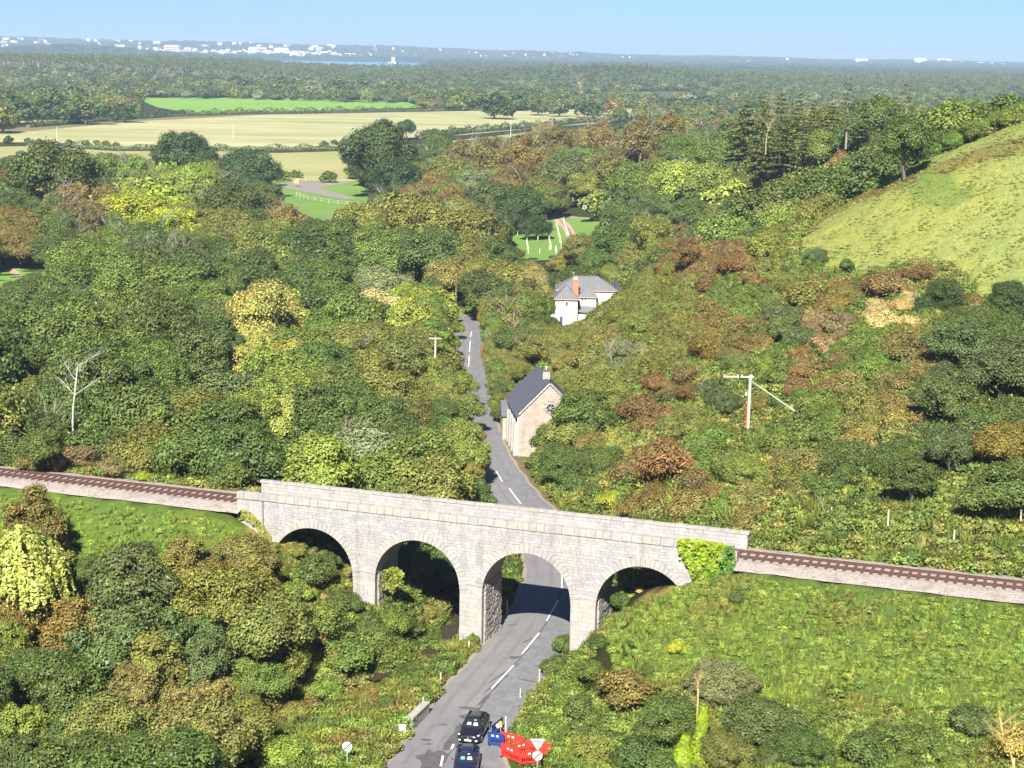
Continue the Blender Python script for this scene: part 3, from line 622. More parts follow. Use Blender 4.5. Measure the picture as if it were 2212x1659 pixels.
# capitals at the springing of each pier
for x0,x1 in ((-23,-22.2),(-14.4,-12.25),(-4.45,-2.35),(5.45,7.7),(15.5,17.2)):
    MB().box(((x0+x1)/2,2.4,AZ+.64),(x1-x0+.1,4.98,.14)).build('string_course',PALESTONE,via)
cb=[cube_bev(PALESTONE,'coping_stone',.04),cube_bev(STONE,'coping_stone',.04)]
def coping(s0,s1,t,w_,z,h,lmin,lmax,tilt=0):
    s=s0
    while s<s1-.05:
        L=min(rs.uniform(lmin,lmax),s1-s);L=s1-s if s1-s-L<.3 else L
        o=link('coping_stone',cb[rs.random()<.25],via,(s+L/2,t+rs.uniform(-.015,.015),z+rs.uniform(-.02,.02)));o.scale=(L-.02,w_,h);s+=L
coping(-25.6,19.0,.2,.62,10.9,.6,.6,1.1);coping(-25.6,19.4,4.6,.56,11.1,.2,.6,1.1)
# ------------------------------------------------------------------ leaf patches
def leafpatch(name,label,cat,pxpoly,n,leaf,mat,tf,depth=.35,seed=1,plane='face',parent=None):
    rs_=np.random.default_rng(seed);A=np.array(pxpoly,float);P=[]
    lo,hi_=A.min(0),A.max(0)
    while len(P)<n:
        q=rs_.uniform(lo,hi_,(400,2));q=q[inpoly(q[:,0],q[:,1],pxpoly)]
        for u,v in q:
            d=ray(u,v);y0=138+tf/CA;t=y0/(d[1]+AXK*d[0]);p=CP+d*t;o_=abs(rs_.normal(0,depth))*(.6+.4*math.sin(u*.17)*math.cos(v*.13));P.append(p-np.array([SA,CA,0])*o_)
            if len(P)>=n: break
    P=np.array(P);Nn=unit(np.array([-SA*.9,-CA,.45])+rs_.normal(0,.45,P.shape));V,Fq=quads(P,Nn,leaf,1.2,rs_)
    c=P.mean(0);o=link(name,npmesh(name,V-c,Fq,mat,{'lv':('FACE',rs_.random(n)),'lh':('FACE',rs_.random(n))}),parent,tuple(c));return tag(o,label,cat)
IVY=leafmat('lime_ivy',.2,.3,.45,srgb(180,208,46,.52),.6,.1);IVYD=leafmat('dark_ivy',.15,.3,.45,srgb(96,140,50,.7),.6,.3);IVYY=leafmat('yellow_ivy',.2,.3,.5,srgb(190,196,100,.5),.6,.2)
leafpatch('ivy','bright lime ivy curtain covering the right end of the viaduct face','ivy',[(1462,1166),(1500,1165),(1560,1174),(1573,1180),(1560,1225),(1540,1240),(1528,1262),(1518,1274),(1508,1262),(1492,1235),(1480,1205)],5200,.24,IVY,-.1,.3,1)
leafpatch('ivy','darker green ivy on the right abutment beside the lime ivy','ivy',[(1556,1182),(1583,1180),(1588,1215),(1582,1238),(1550,1262),(1530,1275),(1540,1240),(1560,1222)],2600,.24,IVYD,-.1,.3,2)
leafpatch('ivy','thin yellowish creeper on the left end pilaster of the viaduct','ivy',[(515,1100),(540,1105),(566,1130),(583,1155),(590,1180),(575,1175),(555,1140),(530,1120),(516,1125)],900,.17,IVYY,-.25,.12,3)
leafpatch('ivy','lime ivy clump on the inner side of the first pier under the second arch','ivy',[(820,1226),(838,1231),(852,1224),(866,1232),(874,1240),(870,1252),(874,1262),(858,1268),(852,1282),(840,1270),(828,1276),(822,1250)],1100,.22,leafmat('olive_ivy',.15,.3,.45,srgb(138,152,48,.6),1.,.3),1.6,.3,4)
# ------------------------------------------------------------------ plain materials
SLATE=N('slate_roof');
_v=SLATE.noise(1.5,5,SLATE.mapping((1,1,4)));SLATE.col(SLATE.mix(_v,(.07,.07,.085),(.13,.13,.15)));SLATE.set(Roughness=.7);SLATE.bump(SLATE.noise(4,3,SLATE.mapping((1,1,6))),.5,.03);SLATE=SLATE.m
HSLATE=simple('weathered_slate',(.15,.148,.15),.75,var=.2,scale=1.5);RENDER=simple('cream_render',(.62,.57,.44),.9,var=.06,scale=1);WHITER=simple('white_render',(.68,.645,.57),.9,var=.05,scale=1)
BRICK=simple('red_brick',(.5,.2,.11),.9,var=.25,scale=5);WOODPALE=simple('weathered_post',(.52,.47,.34),.9,var=.2,scale=4);WOODBR=simple('brown_pole',(.3,.19,.12),.9,var=.2,scale=4)
WHITEP=simple('white_paint',(.82,.82,.82),.45,var=.04);BLACKP=simple('black_paint',(.015,.015,.018),.4,var=.1);GREYM=simple('grey_metal',(.42,.45,.43),.5,.3,.1);PINKM=simple('rose_gutter',(.5,.33,.3),.7)
BLUEP=simple('blue_door',(.06,.06,.25),.6);GLASSD=simple('dark_glass',(.012,.014,.018),.12,spec=.6,var=.05);REDPL=simple('red_plastic',(.75,.045,.03),.45,var=.1);BLUEPL=simple('blue_plastic',(.015,.045,.2),.45,var=.15);YELPL=simple('yellow_plastic',(.85,.55,.02),.5)
REFL=simple('reflective_white',(.85,.8,.78),.4);CHWALL=stone('chapel_stone',(.42,.345,.28),(.5,.42,.34),(.36,.3,.25),.7)
def block(parent,name,pts,z0,z1,mat): return MB().prism(pts,z0,z1).build(name,mat,parent)
# ------------------------------------------------------------------ chapel
d=np.array([-1.444,12.595]);Lc=12.3;d/=np.linalg.norm(d);ang=math.atan2(d[1],d[0])-math.pi/2
ch=thing('stone_chapel','narrow stone chapel with dark slate roof beside the road behind the viaduct','chapel',(.93,208.,0),ang)
Wc=7.7;ez=5.2;rz_=9.1
mb=MB();mb.v=[(0,0,-.5),(Wc,0,-.5),(Wc,Lc,-.5),(0,Lc,-.5),(0,0,ez),(Wc,0,ez),(Wc,Lc,ez),(0,Lc,ez),(Wc/2,0,rz_),(Wc/2,Lc,rz_)]
mb.f=[(0,1,5,8,4),(2,3,7,9,6),(3,0,4,7),(1,2,6,5),(0,3,2,1),(4,8,9,7),(5,6,9,8)];mb.mi=[0]*7;mb.build('wall',MORTAR,ch)
cs=cube_bev(CHWALL,'wall_stone');slotc=[]
z=-.2
while z<rz_-.25:
    h=rs.uniform(.26,.36);zm=z+h/2;half=Wc/2 if zm<ez else Wc/2*(1-(zm-ez)/(rz_-ez))-.12;s=-half
    while s<half-.05:
        w_=min(rs.uniform(.35,.85),half-s);cx_=Wc/2+s+w_/2
        if not (math.hypot(cx_-Wc/2-.1,zm-6.1)<.75): slotc.append((cx_,-.02,zm,w_,.1,h,0))
        s+=w_
    s=0
    while zm<ez-.1 and s<Lc:
        w_=rs.uniform(.35,.85);w_=min(w_,Lc-s);slotc.append((-.02,s+w_/2,zm,w_,.1,h,1));s+=w_
    z+=h
slotc.sort(key=lambda q:-q[3]*q[5]);mb=MB()
bs=np.array([v.co[:] for v in cs.vertices]);fcs=[tuple(p.vertices) for p in cs.polygons]
for k,q in enumerate(slotc):
    sx,sy,sz=(q[3]-.01,q[4],q[5]-.006) if q[6]==0 else (q[4],q[3]-.01,q[5]-.006)
    if k<220: o=link('wall_stone',cs,ch,(q[0]-(.02*rs.random() if q[6] else 0),q[1]-(.02*rs.random() if not q[6] else 0),q[2]));o.scale=(sx,sy,sz)
    else:
        b=len(mb.v);A=bs*np.array([sx,sy,sz])+np.array(q[:3]);mb.v+=[tuple(p) for p in A];mb.f+=[tuple(b+i for i in f) for f in fcs];mb.mi+=[0]*len(fcs)
tag(mb.build('stonework',CHWALL,ch),kind='stuff')
sl_=Vector((Wc/2,0,rz_-ez));ln=sl_.length;ov=.3
def slope(sign):
    mb=MB();x0=-ov if sign>0 else Wc+ov;z0=ez-ov*(rz_-ez)/(Wc/2);b=[(x0,-.15),(Wc/2,-.15),(Wc/2,Lc+.2),(x0,Lc+.2)];zz=[z0,rz_,rz_,z0]
    n_=Vector((-(rz_-ez),0,Wc/2)).normalized() if sign>0 else Vector(((rz_-ez),0,Wc/2)).normalized()
    lo_=[(x,y,z+.03) for (x,y),z in zip(b,zz)];hi_=[(x+n_.x*.12,y,z+.03+n_.z*.12) for (x,y),z in zip(b,zz)];mb.v=lo_+hi_
    mb.f=[(0,3,2,1),(4,5,6,7),(0,1,5,4),(1,2,6,5),(2,3,7,6),(3,0,4,7)];mb.mi=[0]*6
    if sign<0: mb.f=[tuple(reversed(f)) for f in mb.f]
    r_=mb.build('roof',SLATE,ch)
    # rows of slates, proud of the roof board
    sm_=MB()
    for k in range(15):
        t0=k/15.;xa=x0+(Wc/2-x0)*t0;za=z0+(rz_-z0)*t0;xb=x0+(Wc/2-x0)*(t0+1/15.);zb=z0+(rz_-z0)*(t0+1/15.)
        y=-.15
        while y<Lc+.15:
            w_=min(.42,Lc+.2-y);e=rs.uniform(.13,.17);b=len(sm_.v)
            sm_.v+=[(xa+n_.x*(e+.03),y,za+n_.z*(e+.03)),(xb+n_.x*e,y,zb+n_.z*e),(xb+n_.x*e,y+w_-.02,zb+n_.z*e),(xa+n_.x*(e+.03),y+w_-.02,za+n_.z*(e+.03))]
            sm_.f.append((b,b+1,b+2,b+3) if sign<0 else (b,b+3,b+2,b+1));sm_.mi.append(0);y+=w_
    tag(sm_.build('slates',SLATE,ch),kind='stuff')
slope(1);slope(-1)
for x0,x1 in ((0,Wc/2),(Wc,Wc/2)):
    n=9
    for k in range(n):
        a,b=k/n,(k+.93)/n;MB().tube((x0+(x1-x0)*a,-.1,ez+(rz_-ez)*a+.12),(x0+(x1-x0)*b,-.1,ez+(rz_-ez)*b+.12),.14,.14,4).build('gable_coping',PALESTONE,ch)
bt=MB().box((Wc/2,3.9,rz_+.45),(.9,.6,1.)).build('bell_cote',PALESTONE,ch);MB().box((Wc/2,3.9,rz_+1.05),(1.1,.7,.14)).build('cap',SLATE,bt)
MB().tube((Wc/2,3.9,rz_+1.1),(Wc/2,3.9,rz_+1.7),.035).box((Wc/2,3.9,rz_+1.5),(.3,.05,.06)).build('cross',WHITEP,bt)
t=MB();n=20
for k in range(n):
    a,b=k*math.tau/n,(k+1)*math.tau/n;t.tube((Wc/2+.1+.58*math.cos(a),-.09,6.1+.58*math.sin(a)),(Wc/2+.1+.58*math.cos(b),-.09,6.1+.58*math.sin(b)),.09,.09,4,0,False)
rw=t.build('round_window',PALESTONE,ch);t=MB();t.poly([(Wc/2+.1+.55*math.cos(k*math.tau/20),-.05,6.1+.55*math.sin(k*math.tau/20)) for k in range(20)]);t.build('pane',GLASSD,rw)
t=MB()
for k in range(3):
    a=k*math.pi/3+.4;t.tube((Wc/2+.1-.55*math.cos(a),-.08,6.1-.55*math.sin(a)),(Wc/2+.1+.55*math.cos(a),-.08,6.1+.55*math.sin(a)),.05,.05,4)
t.build('tracery',STONE,rw)
for y in (.55,3.2,5.9,8.4): MB().box((-.3,y,1.9),(.7,.6,4.6),taper=.75).build('buttress',PALESTONE,ch)
for y in (1.9,4.6,7.2):
    f=MB().box((-.1,y,2.6),(.14,.8,2.3)).build('window',PALESTONE,ch);MB().box((-.14,y,2.6),(.1,.5,2.)).build('pane',GLASSD,f)
MB().tube((-.12,.05,.2),(-.12,.05,5.),.07,.07,5).build('drainpipe',WHITEP,ch)
MB().box((-.5,10.6,1.4),(1.,2.4,3.9)).build('porch_wall',CHWALL,ch)
mb=MB();mb.v=[(-1.2,9.1,3.1),(.05,9.1,3.1),(.05,12.1,3.1),(-1.2,12.1,3.1),(-1.2,10.6,5.0),(.05,10.6,5.)];mb.f=[(0,1,5,4),(3,4,5,2),(0,4,3),(0,3,2,1)];mb.mi=[0]*4;mb.build('porch_roof',SLATE,ch)
# ------------------------------------------------------------------ house on the bend
ho=thing('hillside_house','cream rendered house with hipped slate roofs and tall red brick chimney','house',(8.2,314.2,0),0.)
def hip(x0,x1,y0,y1,eave,ridge,mat,wallmat,base=-1.,ridge_in=None,over=.3,wn='wall'):
    MB().box(((x0+x1)/2,(y0+y1)/2,(base+eave)/2),(x1-x0,y1-y0,eave-base)).build(wn,wallmat,ho)
    X0,X1,Y0,Y1=x0-over,x1+over,y0-over,y1+over;w_=min(X1-X0,Y1-Y0)/2 if ridge_in is None else ridge_in
    if (X1-X0)>=(Y1-Y0): r0=(X0+w_,(Y0+Y1)/2,ridge);r1=(X1-w_,(Y0+Y1)/2,ridge)
    else: r0=((X0+X1)/2,Y0+w_,ridge);r1=((X0+X1)/2,Y1-w_,ridge)
    mb=MB();mb.v=[(X0,Y0,eave),(X1,Y0,eave),(X1,Y1,eave),(X0,Y1,eave),r0,r1]
    if (X1-X0)>=(Y1-Y0): mb.f=[(0,1,5,4),(1,2,5),(2,3,4,5),(3,0,4),(0,3,2,1)]
    else: mb.f=[(0,1,4),(1,2,5,4),(2,3,5),(3,0,4,5),(0,3,2,1)]
    mb.mi=[0]*5;r_=mb.build('roof',mat,ho);g=MB()
    for a,b in (((X0,Y0),(X1,Y0)),((X1,Y0),(X1,Y1))): g.tube((*a,eave-.06),(*b,eave-.06),.08,.08,5)
    g.build('gutter',PINKM,r_)
    g=MB();
    for a,b in ((mb.v[0],r0),(mb.v[1],r1 if (X1-X0)>=(Y1-Y0) else r0),(r0,r1)): g.tube(tuple(np.array(a)+[0,0,.03]),tuple(np.array(b)+[0,0,.05]),.07,.07,4)
    g.build('ridge_tiles',HSLATE,r_);return r_
hip(0,11.2,5.4,12.2,5.5,7.75,HSLATE,WHITER)
hip(-.4,3.75,.1,5.6,4.55,6.85,HSLATE,RENDER,wn='wing_wall')
hip(4.2,7.3,2.9,5.4,4.6,6.5,HSLATE,RENDER,wn='bay_wall')
MB().prism([(11.2,6.2),(13.,7.0),(13.,10.6),(11.2,11.4)],-1,4.5).build('gable_wall',RENDER,ho)
mb=MB();mb.v=[(11.0,5.2,5.7),(13.3,6.6,4.4),(13.3,11,4.4),(11.,12.3,5.7),(11.,8.8,7.6)];mb.f=[(0,1,2,4),(2,3,4),(0,4,3)];mb.mi=[0]*3;mb.build('rear_roof',HSLATE,ho)
mb=MB();mb.v=[(3.7,1.6,2.0),(7.0,1.6,1.6),(7.0,2.95,2.9),(3.7,2.95,3.1),(3.7,1.6,1.9),(7.,1.6,1.5)];mb.f=[(0,1,2,3)];mb.mi=[0];mb.build('lean_to_roof',HSLATE,ho);MB().box((5.3,2.3,.1),(3.1,1.1,2.8)).build('lean_to_wall',WHITER,ho)
cs_=MB().box((3.45,3.4,6.1),(1.0,.8,3.)).build('chimney',BRICK,ho);MB().box((3.45,3.4,7.7),(1.15,.95,.22)).build('chimney_cap',BRICK,cs_)
for x in (3.25,3.65): MB().tube((x,3.4,7.8),(x,3.4,8.35),.15,.12,8).build('chimney_pot',RENDER,cs_)
MB().tube((2.95,3.4,6.),(2.95,3.4,9.3),.03).tube((2.6,3.4,9.2),(3.3,3.4,9.2),.02).tube((2.7,3.4,9.),(3.2,3.4,9.),.02).build('aerial',GREYM,cs_)
def win(x,y,z,w_,h,m=GLASSD,fr=WHITEP):
    f=MB().box((x,y-.03,z),(w_+.14,.08,h+.14)).build('window',fr,ho);MB().box((x,y-.06,z),(w_,.06,h)).build('pane',m,f)
win(1.75,.1,3.7,.34,.75);win(4.75,2.9,4.2,.3,.35);win(5.3,2.9,4.2,.3,.35);win(1.6,.1,1.05,.35,.3)
MB().box((.1,-.3,.7),(2.9,1.,2.)).build('porch',WHITER,ho);dr=MB().box((.75,-.84,.7),(.52,.08,1.5)).build('door',BLUEP,ho);MB().box((.95,-.9,.7),(.06,.05,.12)).build('handle',GREYM,dr)
MB().tube((.18,-.85,-.3),(.18,-.85,1.7),.06,.06,5).build('drainpipe',GREYM,ho);MB().tube((3.3,0,-.3),(3.3,0,4.5),.06,.06,5).build('drainpipe',GREYM,ho)
# ------------------------------------------------------------------ cars
PAINTB=N('black_car_paint');PAINTB.col((.012,.013,.018));PAINTB.set(Roughness=.22,Coat_Weight=.6);PAINTB=PAINTB.m
PAINTN=N('navy_car_paint');PAINTN.col((.012,.018,.045));PAINTN.set(Roughness=.22,Coat_Weight=.6);PAINTN=PAINTN.m
CGL=N('car_glass');CGL.col((.02,.022,.028));CGL.set(Roughness=.05);CGL.b.inputs['Specular IOR Level'].default_value=.7;CGL=CGL.m
TYRE=simple('tyre',(.02,.02,.02),.9);RIM=simple('alloy',(.4,.4,.42),.35,.7);LAMP=N('headlamp');LAMP.col((.75,.76,.78));LAMP.set(Roughness=.15);LAMP=LAMP.m;SCREEN=simple('seat_cover',(.5,.52,.5),.8);BLUES=simple('blue_cloth',(.1,.38,.72),.8)
def loft(name,secs,mat,parent,closed=True,sub=1):
    """secs: list of rings of equal length"""
    n=len(secs[0]);V=[p for r_ in secs for p in r_];Fc=[]
    for i in range(len(secs)-1):
        for j in range(n if closed else n-1): a=i*n+j;b=i*n+(j+1)%n;Fc.append((a,b,b+n,a+n))
    Fc.append(tuple(reversed(range(n))));Fc.append(tuple(range(len(V)-n,len(V))))
    me=bpy.data.meshes.new(name);me.from_pydata(V,[],Fc);me.materials.append(mat);bm=bmesh.new();bm.from_mesh(me);bmesh.ops.recalc_face_normals(bm,faces=bm.faces[:]);bm.to_mesh(me);bm.free()
    o=link(name,me,parent)
    if sub: md=o.modifiers.new('s','SUBSURF');md.levels=sub;md.render_levels=sub
    me.polygons.foreach_set('use_smooth',[True]*len(me.polygons));return o
def car(label,x,y,rz,paint,seat,L=4.05):
    t=thing('parked_car',label,'car',(x,y,.04),rz,'cars queuing on the road')   # front at -y
    secs=[]
    for yy,wb,zl,zs,zt,wt in ((-2.0,.66,.28,.5,.62,.6),(-1.93,.8,.2,.55,.74,.72),(-1.6,.86,.18,.62,.84,.72),(-1.0,.875,.18,.7,.93,.74),(-.6,.88,.18,.74,.97,.78),(.4,.885,.18,.78,.98,.78),(1.2,.88,.18,.8,1.0,.78),(1.75,.86,.2,.8,.98,.76),(1.95,.8,.25,.74,.9,.7),(2.02,.7,.32,.6,.78,.6)):
        yy*=L/4.05;secs.append([(-wb*.96,yy,zl),(-wb,yy,(zl+zs)/2),(-wb*.99,yy,zs),(-wt,yy,zt),(0,yy,zt+.035),(wt,yy,zt),(wb*.99,yy,zs),(wb,yy,(zl+zs)/2),(wb*.96,yy,zl),(0,yy,zl)])
    loft('body',secs,paint,t)
    # glasshouse and roof
    def ring(yy,w_,z): return [(-w_,yy,z),(w_,yy,z)]
    A=[(-.76,-.98,.93),(.76,-.98,.93),(.78,1.6,.97),(-.78,1.6,.97)];B=[(-.56,-.18,1.4),(.56,-.18,1.4),(.57,1.2,1.41),(-.57,1.2,1.41)]
    m=MB();m.v=A+B;m.f=[(1,2,6,5)];m.mi=[0];m.build('side_window',CGL,t);m=MB();m.v=A+B;m.f=[(3,0,4,7)];m.mi=[0];m.build('side_window',CGL,t)
    m=MB();m.v=A+B;m.f=[(0,1,5,4)];m.mi=[0];ws=m.build('windscreen',CGL,t);m=MB();m.v=A+B;m.f=[(2,3,7,6)];m.mi=[0];m.build('rear_window',CGL,t)
    loft('roof',[[(-.5,-.2,1.41),(.5,-.2,1.41),(.5,-.2,1.43),(-.5,-.2,1.43)]]+[[(-.59,yy,1.4),(.59,yy,1.4),(.52,yy,zz),(-.52,yy,zz)] for yy,zz in ((-.18,1.43),(.2,1.46),(.8,1.46),(1.25,1.42),(1.35,1.39))],paint,t)
    for sx in (-1,1):
        P=MB();P.tube((sx*.775,-.99,.93),(sx*.565,-.18,1.4),.035,.035,5).tube((sx*.57,1.2,1.4),(sx*.79,1.62,.96),.06,.08,5).tube((sx*.69,.5,1.1),(sx*.585,.5,1.41),.03,.03,4);P.build('pillar',paint,t)
        hl=MB();hl.v=[(sx*.42,-2.0,.6),(sx*.74,-1.86,.62),(sx*.78,-1.66,.77),(sx*.46,-1.9,.72),(sx*.44,-1.96,.66)];hl.f=[(0,1,2,3,4)] if sx>0 else [(4,3,2,1,0)];hl.mi=[0];hl.build('headlight',LAMP,t)
        MB().box((sx*.62,-2.0,.4),(.16,.06,.09)).build('fog_light',LAMP,t)
        mr=loft('mirror',[[(sx*(.84+k),-.72+.02*k,z_) for k,z_ in ((0,.98),(.18,.98),(.18,1.1),(0,1.1))],[(sx*(.84+k),-.6,z_) for k,z_ in ((0,.98),(.2,.98),(.2,1.12),(0,1.12))]],paint,t,sub=1)
    MB().box((0,-2.03,.56),(.86,.05,.12)).build('grille',BLACKP,t);MB().box((0,-2.05,.42),(.52,.03,.12)).build('number_plate',REFL,t)
    MB().tube((0,-2.04,.6),(0,-2.075,.6),.075,.075,14).build('badge',RIM,t)
    q=MB().poly([(-.38,-.72,1.07),(-.06,-.72,1.07),(-.08,-.5,1.2),(-.34,-.5,1.2)]);q.v=[(a,b-.035,c+.02) for a,b,c in q.v];q.build('seat_reflection',seat,ws)
    q=MB().poly([(.1,-.74,1.06),(.46,-.74,1.06),(.4,-.5,1.2),(.12,-.5,1.2)]);q.v=[(a,b-.035,c+.02) for a,b,c in q.v];q.build('paper_on_dashboard',SCREEN,ws)
    MB().box((.18,-.36,1.335),(.14,.03,.05)).build('rear_view_mirror',REFL,ws)
    for sx in (-1,1):
        for yy in (-1.25,1.28):
            wh=MB().tube((sx*.72,yy,.31),(sx*.9,yy,.31),.31,.31,18).build('wheel',TYRE,t);MB().tube((sx*.89,yy,.31),(sx*.91,yy,.31),.2,.2,12).build('rim',RIM,wh)
    return t
car('black hatchback with a white number plate, the rear car of the two in the lane',-2.4,119.2,-.2,PAINTB,SCREEN)
car('dark navy car cut off by the bottom edge with a blue item behind the windscreen',-2.78,113.0,-.04,PAINTN,BLUES)
# ------------------------------------------------------------------ roadworks barriers and signs
def barrier(label,x,y,rz,mat,W=1.9,tilt=0.,z=None):
    z=gz1(x,y)+.02 if z is None else z
    t=thing('barrier',label,'barrier',(x,y,z),rz,None);t.rotation_euler=(tilt,0,rz)
    fr=MB();fr.box((0,0,.95),(W,.06,.12)).box((0,0,.55),(W,.05,.08)).box((0,0,.12),(W,.06,.1)).box((-W/2+.04,0,.5),(.08,.06,1.)).box((W/2-.04,0,.5),(.08,.06,1.));fr.build('frame',mat,t)
    s_=MB().box((0,0,0),(.055,.035,.38)).mesh('slat',mat);n=11
    for k in range(n):
        xx=-W/2+.14+k*(W-.28)/(n-1);link('slat',s_,t,(xx,0,.34))
    pn=MB().box((0,-.01,.75),(W-.1,.035,.34)).build('panel',mat,t)
    for xx in (-.25,.12): MB().box((xx,-.035,.78),(.18,.02,.12)).build('reflector',REFL,t)
    for xx in (-W/2+.2,W/2-.2): MB().box((xx,0,.04),(.1,.5,.07)).build('foot',BLACKP,t)
    return t
def gpt(u,v,h=0):
    q=at(u,v,h)
    for _ in range(4): q=at(u,v,gz1(q[0],q[1])+h)
    return q
for lab,u,v,rz,m,W,tl in (('long blue barrier beside the black car at the road edge',1074,1586,1.15,BLUEPL,1.9,0),('blue barrier at the corner in front of the grass island',1071,1612,-.35,BLUEPL,1.25,0),
  ('red barrier behind, running back from the yellow lamp',1105,1614,-.55,REDPL,2.0,0),('red barrier with two white reflectors facing the road junction',1103,1642,-.8,REDPL,2.0,0),('red barrier in the middle of the group, seen end on',1127,1632,.55,REDPL,1.9,0),
  ('red barrier at the far right behind the round road sign',1164,1632,-.35,REDPL,1.9,0),('nearest red barrier at the bottom edge beside the sign post',1150,1650,.25,REDPL,1.9,0)):
    P=gpt(u,v);barrier(lab,P[0],P[1],rz,m,W,tl)
P=gpt(1081,1594);t=thing('warning_lamp','yellow warning lamp clipped between the blue and red barriers','lamp',(P[0],P[1],gz1(P[0],P[1])+.9));MB().box((0,0,.1),(.22,.14,.24)).build('battery_box',YELPL,t);MB().tube((0,-.06,.3),(0,.06,.3),.11,.11,12).build('lens',YELPL,t);MB().box((-.2,0,.05),(.16,.12,.3)).build('bracket',REFL,t);MB().tube((0,0,-.95),(0,0,0),.03).build('post',GREYM,t)
def roundsign(label,u,v,h,tri=None,rz=0.):
    P=gpt(u,v,h);z=gz1(P[0],P[1]);t=thing('road_sign',label,'sign',(P[0],P[1],z),rz)
    MB().tube((0,0,-.3),(0,0,h+(1.25 if tri else .2)),.045,.045,8).build('post',GREYM,t)
    ds=MB().tube((0,-.05,h),(0,-.07,h),.34,.34,28).build('disc',WHITEP,t);b=MB();c_,s_=math.cos(.8),math.sin(.8)
    pts=[(-.33,-.045),(.33,-.045),(.33,.045),(-.33,.045)];b.poly([(x*c_-y*s_,-.076,h+x*s_+y*c_) for x,y in pts]).build('black_bar',BLACKP,ds)
    if tri:
        m=MB();a=.52;pts=[(-a,.42),(a,.42),(a-.02,.32),(.07,-.42),(-.07,-.42),(-a+.02,.32)];zc=h+.86
        m.v=[(x,-.06,zc+z_) for x,z_ in pts]+[(x,-.04,zc+z_) for x,z_ in pts];m.f=[(0,5,4,3,2,1),(6,7,8,9,10,11)]+[(i,(i+1)%6,(i+1)%6+6,i+6) for i in range(6)];m.mi=[0]*8
        tr=m.build('triangle_back',GREYM,t);MB().box((0,-.08,zc+.25),(.7,.03,.05)).box((0,-.08,zc-.02),(.04,.03,.7)).build('stiffener',GREYM,tr)
    return t
roundsign('white disc with black diagonal bar on the grass left of the road',750,1612,1.9)
roundsign('triangular sign seen from behind above a white disc with black bar',1161,1632,1.7,tri=True)
P=gpt(869,1592,0);t=thing('notice_sign','small white notice with blue and red print at the end of the stone wall','sign',(P[0],P[1],gz1(P[0],P[1])),-.12);bd=MB().box((0,0,.65),(.5,.04,.68)).build('board',WHITEP,t);MB().box((-.18,.03,.25),(.05,.05,.8)).box((.18,.03,.25),(.05,.05,.8)).build('post',WOODPALE,t)
m=MB();
for a in ((-.02,-.03,.72,.3,.02),(.0,-.03,.62,.24,.015)): m.box((a[0],-.026,a[2]),(a[3],.008,.02))
m.box((-.12,-.026,.68),(.02,.008,.3)).box((.14,-.026,.66),(.04,.008,.36)).box((0,-.026,.83),(.2,.008,.03)).build('blue_print',simple('blue_ink',(.2,.25,.6),.6),bd);MB().box((.12,-.026,.42),(.2,.008,.09)).build('red_print',REDPL,bd)
# low stone wall by the road
a=gpt(884,1578);b=gpt(921,1542);dv=(b-a)[:2];Lw=np.linalg.norm(dv)
t=thing('roadside_wall','short low stone wall with pale flat top on the left verge','wall',(a[0],a[1],gz1(a[0],a[1])-.1),math.atan2(dv[1],dv[0]));MB().box((Lw/2,0,.5),(Lw,.4,1.)).build('core',RUBBLE,t)
x=0
while x<Lw: w_=min(rs.uniform(.5,.8),Lw-x);o=link('cap_stone',cb[0],t,(x+w_/2,0,1.05));o.scale=(w_-.02,.6,.16);x+=w_
for k in range(3):
    x=0
    while x<Lw: w_=min(rs.uniform(.3,.7),Lw-x);o=link('stone',SB[0],t,(x+w_/2,-.2,.2+k*.3));o.scale=(w_-.03,.12,.27);x+=w_
# ------------------------------------------------------------------ poles and posts
def tpole(label,u,v,H,mat,arms=(),r_=.13,y=None,base=None,extra=None):
    P=gpt(u,v) if y is None else aty(u,v,y);z=gz1(P[0],P[1]) if base is None else base
    t=thing('utility_pole',label,'pole',(P[0],P[1],z));MB().tube((0,0,-.5),(.05,0,H),r_*1.15,r_*.85,8).build('pole',mat,t)
    for za,x0,x1,th in arms: MB().box(((x0+x1)/2,-.05,za),(x1-x0,th,th)).build('crossarm',mat,t)
    return t
tp=tpole('pale utility pole with a long crossarm and two stay wires on the scrub slope',1614,957,7.6,WOODPALE,((7.35,-3.05,.45,.16),),.19,y=190)
for x,z in ((-2.9,7.5),(-1.4,7.5),(-.9,7.5),(.2,7.5)): MB().tube((x,-.05,7.4),(x,-.05,7.62),.05,.05,6).build('insulator',WHITEP,tp)
MB().box((-1.2,-.1,7.35),(.12,.3,.3)).build('switch',BLACKP,tp);MB().tube((-.24,-.1,1.5),(-.24,-.1,3.9),.07,.07,6).build('cable_guard',REDPL,tp);MB().box((-.38,-.05,5.4),(.2,.15,.35)).build('bracket',WHITEP,tp)
b0=tp.location;e=aty(1747,962,181);ez_=gz1(e[0],e[1])
for k,dx in enumerate((0,-.25)):
    E_=Vector((e[0]-b0[0]-dx*1.2,e[1]-b0[1],ez_-b0[2]+.1));MB().tube((.15,0,6.9),tuple(E_),.035 if k==0 else .025,.035,5).build('stay_wire',WOODPALE,tp)
def toppole(label,u,v,y,mat,arm,r_):
    P=aty(u,v,y);z=gz1(P[0],P[1]);H=P[2]-z;return tpole(label,u,v,H,mat,tuple((H-.2,*a) for a in arm),r_,y=y,base=z)
toppole('yellowish pole with a short crossarm standing among trees left of the road',940,728,240,WOODPALE,((-.9,.9,.16),),.15)
toppole('bare brown pole rising out of the trees beyond the bend',952,580,340,WOODBR,(),.16);toppole('dark pole with a white box on top beside the bend',985,592,330,WOODBR,((-.2,.2,.3),),.12)
